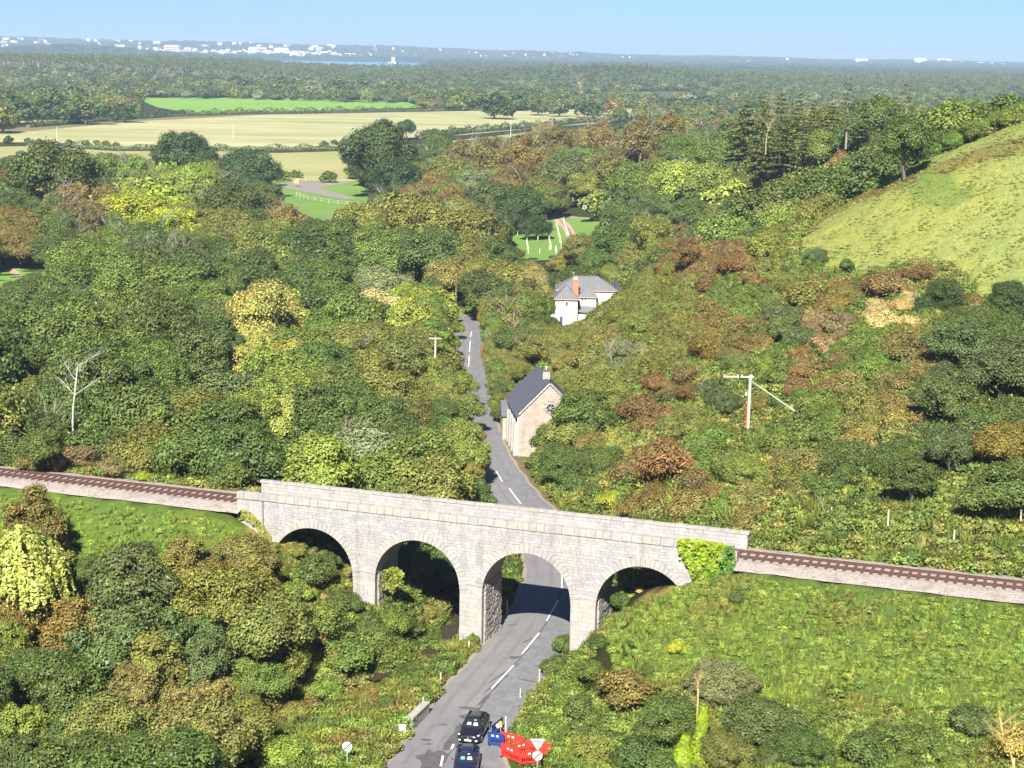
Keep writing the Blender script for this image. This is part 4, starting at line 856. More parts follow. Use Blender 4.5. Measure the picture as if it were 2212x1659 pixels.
for k,(u,v,H,l) in enumerate(((123,305,9,'thin pole at the left end of the pale field'),(504,299,9,'thin pole in the middle of the pale field'),(1103,300,9,'pole beside the hedge at the near edge of the pale field'),(1307,247,8,'pole at the right end of the pale field hedge'),(1583,232,8,'white pole at the edge of the distant wood'),(1590,198,6,'distant pale pole above the dark conifers'))):
    P=at(u,v,0);D=P[1];tpole(l,u,v,(30,31,40,18,20,9)[k]*D/F,WOODPALE,(),.75*D/F)
def post(u,v,h,lab,r_=.075,lean=0.,mat=WOODPALE,g='fence posts beside the track'):
    P=gpt(u,v);t=thing('fence_post',lab,'post',(P[0],P[1],gz1(P[0],P[1])),0,g);MB().tube((0,0,-.3),(lean,0,h),r_,r_*.85,7).build('stake',mat,t);MB().tube((lean,0,h),(lean,0,h+.05),r_*.85,r_*.3,7).build('top',mat,t);return t
for k,(u,v,h,le) in enumerate(((1916,1165,2.6,0),(2060,1190,1.7,-.05),(2203,1172,1.7,-.12),(1823,1141,.8,0),(1702,1137,1.1,.05),(1795,1128,1.2,0),(1990,1150,1.,0),(1758,1160,.8,0))):
    post(u,v,h,('tall post','leaning post','thick post','short stake','short stake','thin stake','thin stake','short stake')[k]+' in the rough grass above the right-hand track, '+('fourth','fifth','rightmost','third','first','second','between the tall and the thick','low one nearest the parapet')[k]+(' from the left' if k in(0,1,3,4,5) else ''),.09 if k<3 else .07,le)
for u,v,h,l in ((1165,1482,1.4,'pale marker post on the right verge below the viaduct'),(1092,1592,1.6,'thick pale post beside the blue barrier'),(1124,1507,.7,'short post half hidden in the right verge'),(993,1640,.01,''),(1058,1362,1.2,'stake in the left verge under the third arch'),(1040,1390,1.2,'second stake down the left verge'),(952,1482,1.1,'stake in the tall grass left of the road'),(1013,1412,1.1,'stake on the left verge midway to the arch'),(914,1530,.9,'stake behind the end of the low stone wall'),(1095,1328,1.3,'stake leaning on the pier foot under the third arch')):
    if l: post(u,v,h,l,.07,0,WOODPALE,'posts along the road verge')
# pale saplings in tubes
def ordn(n): return 'first' if n==1 else f"{n}{'th' if 10<n%100<14 else {1:'st',2:'nd',3:'rd'}.get(n%10,'th')}"
k=0
ROWN=['a short row near the bottom','the row beside the farm track','x','the second long row from the track','the middle long row','the fourth row from the track','a lone spot low in the field','the leftmost long row','a short row at the left edge','a short row beside the track bend','a pair below the second long row']
for rn,(u0,v0,u1,v1,n) in enumerate( ((1199,543,1186,541,2),(1217,478,1228,515,8),(1244-47,482,1212,545,0),(1202,489,1213,537,9),(1180,492,1190,540,8),(1154,498,1162,520,6),(1165,548,1159,551,1),(1134,501,1142,549,9),(1118,508,1119,512,1),(1230,530,1234,540,2),(1201,541,1202,548,2))):
    rown=ROWN[rn]
    for i in range(n):
        f=i/max(n-1,1);u=u0+(u1-u0)*f+random.uniform(-1,1);v=v0+(v1-v0)*f;P=at(u,v,0);k+=1
        t=thing('sapling_tube',f'pale sapling tube, {ordn(i+1)} in {rown}','tree guard',(P[0],P[1],.02),0,'sapling tubes in the planted field');
        if k==1: tm=MB().tube((0,0,0),(.03,0,1.2),.085,.08,6).mesh('tube',simple('tube_plastic',(.7,.75,.55),.6));st=MB().tube((.16,0,0),(.16,0,1.4),.03,.03,4).mesh('stake',WOODPALE)
        link('tube',tm,t);link('stake',st,t)
# rail fence of the lane and paddock
def railfence(label,pts,n,h=1.2,mat=WOODPALE,thick=.12,name='rail_fence'):
    A=[gpt(*p) for p in pts];t=thing(name,label,'fence',tuple(A[0]));c=A[0]
    for a,b in zip(A[:-1],A[1:]):
        m=max(1,int(np.linalg.norm(b-a)/n))
        for i in range(m):
            p=a+(b-a)*i/m;q=a+(b-a)*(i+1)/m;p=np.array([p[0],p[1],gz1(p[0],p[1])])-c;q=np.array([q[0],q[1],gz1(q[0],q[1])])-c
            MB().box((p[0],p[1],p[2]+h/2),(thick,thick,h+.15)).build('post',mat,t)
            for zz in (.45,1.0): MB().tube((p[0],p[1],p[2]+h*zz),(q[0],q[1],q[2]+h*zz),thick*.4,thick*.4,4).build('rail',mat,t)
    return t
railfence('pale post and rail fence along the near side of the access lane',[(640,424),(665,432),(710,440),(770,446)],4.,1.3,WOODPALE,.11)
railfence('low rail fence behind the access lane below the dry pasture',[(660,391),(700,389),(745,384)],5.,1.4,WOODPALE,.18);railfence('post and rail fence round the paddock at the left edge',[(-5,548),(60,546),(118,541)],4.,1.3,WOODPALE,.14)
railfence('pale fence on the verge of the main road',[(1232,452),(1262,462),(1290,470)],3.,1.2,WOODPALE,.12)
for k,(u,v,rz) in enumerate(((1202,458,.1),(1214,457,-.15))):
    P=at(u,v,0);barrier(('red barrier on the far road, left one','red barrier on the far road, right one')[k],P[0],P[1],rz,REDPL,2.,z=.3)
P=at(1262,462,0);t=thing('far_sign','small pale sign beside the main road beyond the planted field','sign',(P[0],P[1],.1));MB().tube((0,0,0),(0,0,2.),.1,.1,6).build('post',WHITEP,t);MB().box((0,-.12,2.1),(1.0,.08,1.3)).build('board',WHITEP,t)
P=at(641,396,0);t=thing('excavator_bucket','orange machine part standing at the end of the access lane','machine',(P[0],P[1],0));MB().box((0,0,.6),(2.2,1.5,1.0),taper=.8).build('body',simple('orange_paint',(.75,.3,.06),.6),t);MB().box((.4,0,1.4),(.8,1.2,.8),taper=.9).build('cab',GREYM,t)
P=gpt(258,543);t=thing('shed','small shed with a dark red roof almost hidden under a lime tree','shed',(P[0],P[1],gz1(P[0],P[1])));MB().box((0,0,1.2),(4.,3.,2.4)).build('wall',simple('pale_brick',(.45,.34,.25),.9),t);mb=MB();mb.v=[(-2.2,-1.7,2.3),(2.2,-1.7,2.3),(2.2,1.7,2.3),(-2.2,1.7,2.3),(-2.2,0,3.4),(2.2,0,3.4)];mb.f=[(0,1,5,4),(2,3,4,5),(1,2,5),(3,0,4)];mb.mi=[0]*4;mb.build('roof',simple('rust_roof',(.3,.07,.04),.8),t)
P=gpt(1387,573);t=thing('blue_tent','small blue tent on the grass slope right of the house','tent',(P[0],P[1],gz1(P[0],P[1])));mb=MB();mb.v=[(-1.2,-1,0),(1.2,-1,0),(1.2,1,0),(-1.2,1,0),(-.9,0,1.3),(.9,0,1.3)];mb.f=[(0,1,5,4),(2,3,4,5),(1,2,5),(3,0,4)];mb.mi=[0]*4;mb.build('flysheet',simple('blue_nylon',(.1,.4,.6),.6),t);MB().tube((-1.2,0,0),(-.9,0,1.35),.03).build('tent_pole',GREYM,t)
# ------------------------------------------------------------------ vegetation placing
P_ROAD=[(985,700),(1003,690),(1032,694),(1044,740),(1054,790),(1058,840),(1066,880),(1088,930),(1122,1000),(1155,1055),(1188,1098),(1066,1086),(1070,1040),(1058,1000),(1042,960),(1032,900),(1028,850),(1012,800),(984,760)]
P_CHAP=[(1086,850),(1160,796),(1184,790),(1188,830),(1203,850),(1196,884),(1168,905),(1150,985),(1112,985),(1086,920)]
P_HOUSE=[(1199,600),(1245,590),(1302,597),(1334,630),(1296,660),(1262,690),(1216,706),(1200,690)]
P_SAP=[(1104,500),(1140,485),(1190,470),(1196,452),(1240,450),(1288,463),(1282,490),(1262,540),(1222,545),(1130,556)]
P_LANE=[(592,393),(745,382),(770,388),(800,418),(770,432),(745,450),(700,470),(620,432)]
P_PAD=[(-60,538),(90,538),(128,560),(70,585),(35,590),(0,612),(-60,620)]
P_FLD=[(-60,268),(0,262),(100,256),(300,246),(300,208),(900,222),(920,236),(1000,237),(1400,233),(1395,250),(1290,268),(1200,275),(1000,296),(905,306),(755,330),(748,390),(650,392),(590,345),(470,335),(460,322),(300,330),(120,312),(0,325),(-60,330)]
P_VIA=[(513,1063),(567,1063),(567,1035),(1110,1090),(1618,1147),(1618,1180),(1588,1190),(1580,1235),(1490,1310),(1420,1316),(1330,1310),(1290,1360),(1262,1384),(1236,1370),(1236,1300),(1150,1250),(1100,1290),(1040,1330),(1036,1368),(992,1374),(990,1280),(880,1270),(868,1300),(803,1312),(790,1290),(762,1270),(760,1230),(700,1192),(590,1188),(570,1160),(515,1100)]
P_NROAD=[(830,1659),(880,1600),(870,1570),(920,1540),(960,1500),(1000,1452),(1060,1372),(1105,1312),(1140,1300),(1236,1300),(1232,1360),(1180,1440),(1150,1478),(1095,1560),(1100,1595),(1180,1610),(1180,1659)]
P_TRL=[(-60,1010),(0,1014),(512,1060),(512,1106),(300,1085),(0,1048),(-60,1045)]
P_TRR=[(1588,1182),(1618,1182),(2300,1262),(2300,1310),(2212,1298),(1640,1236),(1590,1225)]
P_LB=[(-60,1045),(512,1106),(560,1140),(520,1150),(470,1110),(330,1150),(240,1125),(170,1140),(130,1085),(-60,1080)]
P_RB=[(1590,1240),(2300,1320),(2300,1500),(2100,1450),(1900,1400),(1640,1330),(1560,1320)]
P_POLE=[(1555,812),(1632,812),(1690,880),(1760,965),(1735,965),(1632,870),(1625,965),(1603,965),(1606,830),(1555,828)]
P_FARP=[(1500,235),(1530,235),(1530,248),(1500,248)]
P_GREEN=[(650,1600),(750,1560),(860,1600),(800,1659),(640,1659)]
P_HILLG=[(p[0],p[1]) for p in P_HILL]
CLEAR=[P_ROAD,P_CHAP,P_HOUSE,P_SAP,P_LANE,P_PAD,P_FLD,P_VIA,P_NROAD,P_TRL,P_TRR,P_HILLG,P_POLE,P_GREEN,P_LB]
P_DEAD=[(120,765),(200,770),(190,910),(140,910)]
def blocked(u,v,extra=()):
    r_=np.zeros(np.shape(u),bool)
    for p in list(CLEAR)+list(extra): r_|=inpoly(u,v,p)
    return r_
# hero trees: (u, v of crown centre, crown width px, colour, kind, height factor)
HERO=[
# lower left wood, in front of the line
(50,1225,225,'YW','weep',1.0,'big pale yellow weeping willow at the left edge below the track'),(75,1128,130,'BR','tall',1.,0),(10,1390,95,'VG','tall',1.1,0),(35,1580,120,'LG','tall',1.,0),
(300,1262,220,'BG','round',1.,0),(270,1375,220,'BG','round',1.,0),(160,1370,150,'BR','tall',.9,0),(400,1225,120,'BR','tall',1.,0),(528,1218,140,'KH','round',.9,0),(500,1290,200,'OL','round',1.,0),(590,1370,190,'OL','round',1.,0),
(130,1480,170,'DG','round',1.,0),(330,1450,150,'KH','tall',.9,0),(440,1430,150,'BG','round',1.,0),(230,1560,170,'OL','round',1.,0),(560,1480,130,'MG','round',.9,0),(200,1640,150,'DG','round',.9,0),(390,1570,150,'KH','round',.9,0),(510,1590,210,'OL','mass',1.00,0),(330,1640,140,'DG','mass',1.00,0),(600,1620,120,'LG','shrub',.7,0),(640,1545,80,'OL','shrub',.8,0),(40,1350,90,'BR','tall',1.,0),
(130,1215,80,'OL','shrub',1.,0),(90,1290,120,'KH','tall',.9,0),(640,1190,50,'KH','shrub',.8,0),(450,1360,140,'DG','round',.9,0),(610,1440,110,'OL','round',.9,0),(70,1450,110,'DG','round',1.,0),(280,1620,150,'DG','mass',1.05,0),(450,1520,120,'KH','tall',.8,0),(120,1600,140,'DG','round',.9,0),(360,1270,120,'DG','round',.9,0),(450,1260,110,'BR','round',.9,0),(210,1235,90,'DG','round',.9,0),(20,1300,80,'KH','tall',.9,0),
# trees hanging over the road edge
(990,835,90,'OL','round',.9,0),(985,885,100,'OL','round',.9,0),(965,795,90,'OL','round',.9,0),(1000,945,85,'BR','round',.9,0),(1025,1020,60,'KH','tall',.8,0),(1040,1055,46,'DG','shrub',1.,0),(960,740,60,'MG','round',.9,0),(975,710,50,'LG','round',.9,0),(1060,700,60,'OL','mass',1.05,0),(1080,740,70,'OL','thin',.9,0),(1075,800,55,'MG','shrub',1.,0),(1085,840,50,'OL','shrub',1.,0),(1120,800,70,'OL','mass',1.05,0),(1180,700,60,'DG','round',.9,0),(1190,740,60,'OL','mass',1.05,0),(1080,900,30,'DG','shrub',.8,0),(1060,650,90,'DG','round',.9,0),(1180,640,60,'OL','mass',1.05,0),(1040,600,80,'OL','round',.9,0),
(1210,830,60,'OL','mass',1.00,0),(1215,900,60,'DG','mass',1.05,0),(1195,950,60,'DG','shrub',1.,0),(1165,960,50,'DG','shrub',1.,0),(1220,780,70,'KH','mass',1.00,0),
# between viaduct and road, left
(680,1240,95,'DG','shrub',1.,0),(640,1280,80,'VG','shrub',.9,0),(740,1300,90,'DG','shrub',.8,0),(700,1345,110,'MG','shrub',.9,0),(800,1350,80,'DG','shrub',.8,0),(850,1420,110,'MG','shrub',.8,0),(760,1430,120,'MG','shrub',.8,0),(920,1320,70,'KH','shrub',.7,0),(960,1400,75,'MG','shrub',.6,0),(900,1480,70,'MG','shrub',.6,0),(838,1520,50,'DG','shrub',1.,0),(700,1500,100,'LG','shrub',.6,0),(1005,1395,45,'MG','shrub',.6,0),(880,1365,80,'DG','shrub',.7,0),(960,1300,60,'MG','shrub',.6,0),(720,1560,80,'LG','shrub',.5,0),(800,1500,60,'BR','shrub',.7,0),
# lower right
(1215,1395,60,'DG','shrub',.9,0),(1200,1440,70,'DG','shrub',.9,0),(1295,1385,60,'DG','shrub',.7,0),(1275,1450,80,'MG','shrub',.7,0),(1400,1450,40,'BG','shrub',.6,0),(1463,1405,55,'YG','shrub',.8,'vivid lime yellow bush on the bank right of the third pier'),(1590,1300,40,'BG','shrub',1.,'round dark blue-green bush in the grass beside the lime ivy'),
(1350,1500,140,'RB','thorn',.9,0),(1440,1560,170,'DG','mass',1.00,0),(1560,1480,160,'GY','mass',1.00,0),(1640,1560,180,'BG','mass',1.00,0),(1560,1620,140,'OL','mass',1.00,0),(1720,1610,140,'DG','mass',1.00,0),(1250,1540,90,'DG','shrub',.9,0),(1180,1560,60,'MG','shrub',.8,0),(1380,1630,130,'DG','shrub',.9,0),(1280,1620,110,'OL','shrub',.8,0),(2100,1560,110,'BG','shrub',.8,0),(1860,1620,120,'DG','shrub',.8,0),(1980,1600,120,'MG','shrub',.6,0),(2195,1600,110,'YE','thorn',1.1,0),(2060,1630,100,'MG','shrub',.7,0),(1210,1500,50,'MG','shrub',.7,0),(1760,1540,80,'VG','shrub',.6,0),
# wood behind the line, left
(570,680,130,'YE','tall',1.1,'large yellow-leaved tree standing out of the dark wood'),(555,760,90,'YE','tall',1.,'second yellow-leaved tree just below the large yellow one'),(665,910,55,'YE','tall',1.1,'slim yellow tree between dark trees behind the viaduct'),(1003,990,40,'YG','tall',1.3,'ivy clad lime green stem at the edge of the shaded road'),
(300,463,140,'YG','round',.9,'bright lime yellow tree with the shed under it'),(415,400,110,'LG','round',1.,0),(530,360,110,'DD','round',1.,0),(400,330,110,'DD','round',1.2,0),(120,370,180,'DG','round',1.,0),(290,365,90,'LG','thin',1.,0),(150,430,90,'RB','thin',1.,0),(50,430,90,'DG','round',1.,0),(60,490,110,'BR','round',.9,0),(240,370,90,'MG','round',1.,0),
(510,440,140,'DG','round',1.,0),(620,480,110,'BR','thin',.8,0),(230,530,120,'MG','mass',1.05,0),(470,520,120,'OL','mass',1.05,0),(700,520,110,'DG','round',1.,0),(790,480,120,'OL','round',1.,0),(900,480,150,'OL','round',1.,0),(1010,500,140,'OL','round',1.,0),(820,560,130,'MG','round',1.,0),(950,560,140,'DG','round',1.,0),(1060,560,110,'DG','round',1.,0),(720,620,130,'DG','round',1.,0),(870,620,90,'GY','mass',1.00,0),(800,640,50,'GY','mass',1.00,0),(610,580,110,'DG','round',1.,0),(1000,590,90,'KH','round',.9,0),(1040,630,110,'DG','round',1.,0),(1150,600,90,'KH','round',.9,0),(1090,680,110,'OL','thin',.9,0),(1140,670,100,'MG','round',.9,0),(1115,730,100,'DG','round',.9,0),(1100,780,80,'OL','mass',1.05,0),(1150,750,90,'OL','thin',.8,0),(1180,820,60,'KH','mass',1.00,0),
(850,650,70,'YG','mass',1.00,0),(930,650,70,'LG','thin',.9,0),(970,680,60,'YG','mass',1.05,0),(800,670,60,'TA','thin',.8,0),
(1250,540,110,'OL','mass',1.00,0),(1330,520,120,'DG','round',.9,0),(1400,510,110,'OL','round',1.,0),(1290,575,120,'DG','mass',1.00,0),
(900,900,110,'BR','round',1.,0),(960,860,100,'OL','round',1.,0),(840,830,90,'OL','round',1.,0),(870,870,50,'VG','round',.9,0),(980,930,100,'KH','round',1.,0),(930,960,110,'OL','round',1.,0),(765,930,70,'GY','thin',1.,0),(790,1000,80,'GY','mass',1.05,0),(500,850,110,'BG','round',1.,0),(420,880,90,'OL','round',1.,0),(640,1000,90,'MG','tall',1.,0),(560,960,110,'DG','round',1.,0),(700,1020,80,'LG','mass',1.05,0),(860,1020,90,'MG','round',.9,0),(940,1020,80,'OL','round',.9,0),(1020,1000,60,'KH','tall',.9,0),(1035,1000,50,'RU','tall',.7,0),
(70,660,130,'DG','round',1.,0),(60,760,110,'DG','round',1.,0),(250,700,130,'MG','round',1.,0),(380,620,140,'MG','round',1.,0),(450,700,120,'DG','round',1.,0),(60,860,110,'OL','round',1.,0),(250,830,120,'DG','round',1.,0),(350,780,120,'MG','round',1.,0),(200,950,90,'DG','round',.9,0),(340,960,110,'OL','round',1.,0),(90,960,110,'DG','round',.9,0),(690,740,120,'MG','round',1.,0),(620,830,120,'LG','round',1.,0),(740,800,120,'DG','round',1.,0),(900,740,110,'OL','round',1.,0),(120,1000,60,'PK','thorn',.8,0),(240,1005,70,'PK','thorn',.9,0),(310,1030,40,'YG','shrub',.8,0),(60,1000,70,'BR','shrub',.8,0),(400,1030,60,'GY','shrub',.8,0),
# centre and right distance
(820,330,150,'DD','round',1.1,0),(940,310,80,'DG','round',1.1,0),(850,385,110,'DD','round',1.,0),(880,276,42,'DD','round',1.,'single dark round tree standing in the pale field'),(960,370,90,'OL','round',1.,0),(1060,430,110,'BG','round',.9,0),(1010,390,80,'MG','round',.9,0),(1040,395,90,'GY','round',.9,0),(1130,440,100,'DD','round',1.,0),(1160,490,80,'DD','mass',1.05,0),(1230,370,110,'BG','round',1.,0),(1180,430,80,'OL','round',1.,0),(930,420,90,'BR','round',.9,0),
(1060,340,90,'RB','thin',1.2,0),(1130,330,90,'BR','thin',1.2,0),(1000,330,80,'RB','thin',1.1,0),(1200,300,90,'BR','thin',1.,0),(1300,300,100,'RB','thin',1.1,0),(1380,300,100,'RB','thin',1.2,0),(1440,280,90,'BR','thin',1.2,0),(1320,360,100,'BR','thin',1.,0),(1130,390,90,'BR','thin',1.,0),(1260,330,60,'MG','round',.9,0),(1180,285,60,'KH','round',.9,0),(1270,400,90,'OL','round',.9,0),
(1380,390,120,'MG','round',1.,0),(1460,390,130,'LG','round',1.,0),(1530,400,120,'LG','round',1.,0),(1600,300,100,'BG','round',1.,0),(1560,340,100,'MG','round',1.,0),(1500,470,100,'DG','round',.9,0),(1430,450,80,'DG','round',.9,0),(1570,480,90,'OL','round',.9,0),(1730,400,110,'LG','shrub',.75,0),(1650,430,90,'OL','shrub',.8,0),(1620,370,100,'MG','round',1.,0),(1700,340,110,'MG','round',1.,0),(1780,330,120,'MG','round',1.,0),(1850,310,120,'DG','round',1.,0),(1780,270,110,'OL','round',1.,0),(1900,260,120,'MG','round',1.,0),(1960,300,130,'DG','round',1.1,0),(1805,390,60,'RU','thorn',.9,0),(1870,360,50,'RU','thorn',.9,0),(1760,380,80,'RU','thorn',.5,0),
(1485,545,90,'RU','thin',.9,0),(1470,500,50,'RU','thin',1.,0),(1590,575,80,'RU','thorn',.9,0),(1650,540,90,'OL','shrub',.9,0),
# scrub slope
(1690,710,80,'BG','round',.9,'round blue-green tree with a short white trunk on the scrub slope'),(1760,560,70,'BG','mass',1.05,0),(1830,575,40,'DG','round',.9,0),(1910,620,110,'RU','thorn',.8,0),(1990,595,70,'RU','thorn',.8,0),(1950,665,70,'TA','thorn',.8,0),(2040,640,120,'DD','mass',1.00,0),(2180,640,110,'DD','mass',1.00,0),(1800,700,100,'PK','thorn',.7,0),(1760,800,100,'RU','thorn',.6,0),(1750,640,100,'OL','shrub',.9,0),(1850,650,60,'OL','shrub',.9,0),
(1340,860,70,'RU','thorn',.9,0),(1420,830,80,'RU','thorn',.8,0),(1450,850,60,'RU','thorn',.9,0),(1370,890,90,'RU','thorn',.9,0),(1450,1000,140,'RU','thorn',1.,0),(1500,1040,90,'RU','thorn',.9,0),(1400,1020,80,'RB','thorn',.9,0),(1400,920,70,'RU','thorn',.8,0),(1260,930,90,'BR','shrub',.9,0),(1290,1000,110,'DG','mass',1.05,0),(1230,880,80,'DG','shrub',1.,0),(1170,990,60,'DG','shrub',.9,0),(1350,960,50,'YE','shrub',.9,0),(1330,1080,70,'YG','shrub',.7,0),(1420,1080,90,'BR','shrub',.8,0),(1250,1050,70,'DG','shrub',.8,0),(1270,780,80,'KH','shrub',.9,0),(1350,760,60,'GY','thorn',1.,0),(1390,700,80,'OL','shrub',.7,0),(1530,760,90,'BR','thorn',.8,0),(1600,740,70,'RB','thorn',.8,0),(1575,880,75,'BG','mass',1.05,'dark green tree directly behind the utility pole'),(1650,870,60,'RB','thorn',.7,0),(1600,1020,120,'OL','mass',1.00,0),(1680,950,90,'MG','shrub',.8,0),(1860,870,90,'KH','shrub',1.2,0),(1960,760,110,'RB','thorn',.8,0),(1950,830,90,'RB','thorn',.8,0),(2080,740,140,'BG','round',.9,0),(2160,800,150,'BG','round',.9,0),(2040,860,130,'BG','round',.9,0),(2060,970,120,'BG','round',.9,0),(2180,960,130,'BR','round',.9,0),(2160,1060,160,'DG','round',.9,0),(1970,1030,110,'DG','tall',.8,0),(1860,1000,90,'DG','shrub',1.,0),(1930,1110,80,'OL','shrub',.8,0),(1790,1060,90,'DG','shrub',.8,0),(1720,1050,80,'OL','shrub',.8,0),(1560,1100,80,'MG','shrub',.7,0),(2100,650,60,'BR','shrub',.8,0),(2110,700,120,'DG','mass',1.05,0)]
SEEDS=[(60,420,'BR'),(200,440,'RB'),(100,480,'DG'),(350,560,'DG'),(450,590,'DG'),(560,530,'OL'),(200,600,'MG'),(100,700,'DG'),(300,660,'MG'),(500,640,'MG'),(400,800,'MG'),(200,800,'DG'),(60,820,'DG'),(250,880,'DG'),(150,840,'DG'),(420,760,'DG'),(350,700,'DG'),(560,620,'DG'),(480,560,'DG'),(650,680,'DG'),(750,880,'DG'),(550,1000,'DG'),(820,700,'DG'),(200,640,'DG'),(120,900,'OL'),(300,900,'DG'),(480,950,'DG'),(600,900,'MG'),(700,860,'OL'),(800,760,'OL'),(700,960,'DG'),(850,940,'DG'),(980,880,'OL'),(1000,800,'OL'),(940,700,'LG'),(880,580,'DG'),(700,560,'DG'),(760,700,'MG'),(560,880,'LG'),
 (1100,300,'OL'),(1250,290,'RB'),(1350,260,'BR'),(1450,250,'OL'),(1350,330,'BR'),(1420,340,'OL'),(1500,320,'MG'),(1650,310,'DG'),(1700,260,'DG'),(1850,250,'DG'),(2000,270,'MG'),(1100,480,'DD'),(1250,470,'DG'),(1350,450,'DG'),(1550,440,'LG'),(1600,490,'DG'),(1450,540,'OL'),(1200,410,'OL'),
 (1450,650,'OL'),(1350,700,'OL'),(1600,650,'MG'),(1450,780,'OL'),(1300,720,'KH'),(1550,700,'RB'),(1650,780,'MG'),(1850,720,'MG'),(1900,800,'MG'),(1750,900,'MG'),(1500,900,'OL'),(1550,960,'MG'),(1250,830,'MG'),(1350,820,'OL'),(1700,1000,'KH'),(1850,930,'KH'),(1650,1100,'KH'),(1800,1120,'KH'),(2050,1080,'OL'),(2000,700,'OL'),(1800,620,'BR'),(2150,900,'DG'),(2100,1130,'OL'),(1600,820,'MG'),(1420,1100,'RB'),(1200,1050,'MG')]
pal=[(h[0],h[1],h[3]) for h in HERO]+SEEDS
pu=np.array([p[0] for p in pal],float);pv=np.array([p[1] for p in pal],float);pc=[p[2] for p in pal]
def pick(u,v): 
    k=np.argmin(((pu-u)/1.3)**2+(pv-v)**2+rng.uniform(0,1800,len(pu)));return pc[k]
def jit(c,a=.13): 
    c=np.array(c)*rng.uniform(1-a*1.3,1+a*1.3);c=c*(1+rng.uniform(-a,a,3)*np.array([.8,.5,.8]));return tuple(np.clip(c,.004,.95))
REG=[]   # placed: u,v,rpx,dist,x,y,r
REC=[]   # records for labels
def place(kind,x,y,z,H,code,u,v,label=None,idx=None,wk=1.):
    pr=PROTO[kind];p=pr[rng.integers(len(pr)) if idx is None else idx];s=H/p['H'];nm,cat,_=KN[kind]
    t=bpy.data.objects.new(nm,None);COL.objects.link(t);t.location=(x,y,z);t.rotation_euler=(0,0,rng.uniform(0,6.28));t.empty_display_size=.3
    sx=s*wk*rng.uniform(.94,1.06);t.scale=(sx,sx*rng.uniform(.94,1.06),s)
    c=link('crown',p['crown'],t);c['tint']=jit(TINT[code]);link('trunk',p['trunk'],t)
    REC.append([t,kind,code,u,v,label,y]);return t
for u,v,w_,code,kind,hf,label in HERO:
    p=PROTO[kind][0];ar=p['H']/(2*p['R'])*hf;lo_,hi_=40.,2500.
    d=ray(u,v);ok=False;prev=None
    ts=np.geomspace(70,2600,700);Pt=CP+ts[:,None]*d;W=w_*ts/F*abs(1.);Hh=W*ar;cz=p['cz']/p['H']*Hh;gg=gz(Pt[:,0],Pt[:,1]);dd=Pt[:,2]-(gg+cz)
    k=np.argmax(dd<0)
    if dd[k]>=0: continue
    P=Pt[k];H=Hh[k];wk=W[k]/2/(p['R']*H/p['H'])
    place(kind,P[0],P[1],gg[k],H,code,u,v,label or None,None,wk);REG.append((u,v,w_/2,ts[k],P[0],P[1],W[k]/2))
REGa=np.array(REG);print('heroes',len(REG))
# filler woodland
ROADD=RC.tolist()
def fill(xlo,xhi,ylo,yhi,step,test,kinds,Hr,wmul=1.,n_ind=10**6,codef=None,far=False,overlap=.42,growth=0.):
    out=[];y=ylo
    while y<yhi:
        st=step*(1+growth*(y-ylo));x=xlo
        while x<xhi:
            X_=x+rng.uniform(-.42,.42)*st;Y_=y+rng.uniform(-.42,.42)*st;x+=st
            out.append((X_,Y_))
        y+=st
    A=np.array(out);Zg=gz(A[:,0],A[:,1]);U,V=proj(A[:,0],A[:,1],Zg+4.);m=(U>-160)&(U<2370)&(V<1800)&(A[:,1]>60);A=A[m];Zg=Zg[m];U=U[m];V=V[m]
    m=test(A[:,0],A[:,1],U,V);A=A[m];Zg=Zg[m];n=len(A)
    H=rng.uniform(*Hr,n);ki=rng.integers(0,len(kinds),n);res=[]
    Rr=np.array([PROTO[kinds[k]][0]['R']/PROTO[kinds[k]][0]['H'] for k in ki])*H*wmul
    for sc in (1.,.7,.5):
        bad=np.zeros(n,bool);h=H*sc;r_=Rr*sc
        for ox,oz in ((0,1.0),(-.85,.62),(.85,.62),(-.6,.9),(.6,.9),(-.9,.35),(.9,.35),(0,.5),(0,.1)):
            uu,vv=proj(A[:,0]+ox*r_,A[:,1],Zg+oz*h);bad|=blocked(uu,vv)|(inpoly(uu,vv,P_DEAD)&(A[:,1]<194))
        for i in np.where(~bad)[0]:
            if H[i]<0: continue
            res.append((A[i,0],A[i,1],Zg[i],h[i],r_[i],kinds[ki[i]]));H[i]=-1
        # leave those still blocked for a smaller try
    fin=[]
    for x,y,z,h,r_,k in res:
        if h<0: continue
        u,v=proj(x,y,z+h*.58);rp=r_*F/max(y,50);ds=math.sqrt(x*x+y*y+(z-50)**2)
        q=np.hypot(REGa[:,0]-u,REGa[:,1]-v);close=q<overlap*(REGa[:,2]+rp*.9);w3=np.hypot(REGa[:,4]-x,REGa[:,5]-y)<.4*(REGa[:,6]+r_)
        if (close&(REGa[:,3]>ds-1)).any() or w3.any(): continue
        if far is False and polydist(np.array([x]),np.array([y]),ROADD)[0]<4.2+r_*.3: continue
        fin.append((x,y,z,h,r_,k,u,v))
    return fin
WOODL=lambda x,y,u,v:((x*SA+(y-138)*CA)>9)&(polydist(x,y,ROADD)>7)&(~((x>5)&(y<400)))
BEH=lambda x,y,u,v:(y>326)&(x>4)
def notbld(x,y): return ~((x>-2.5)&(x<11)&(y>205)&(y<223))&~((x>5)&(x<24)&(y>308)&(y<332))
f1=fill(-150,12,150,420,6.3,lambda x,y,u,v:WOODL(x,y,u,v)&notbld(x,y)&(~((x>-3)&(y<300)&(y>182))),['round']*8+['tall']*3+['thin'],(10,15),1.,growth=.0006)
f1b=fill(-3,12,188,330,5.,lambda x,y,u,v:notbld(x,y)&(polydist(x,y,ROADD)>6),['round','mass'],(4,7))
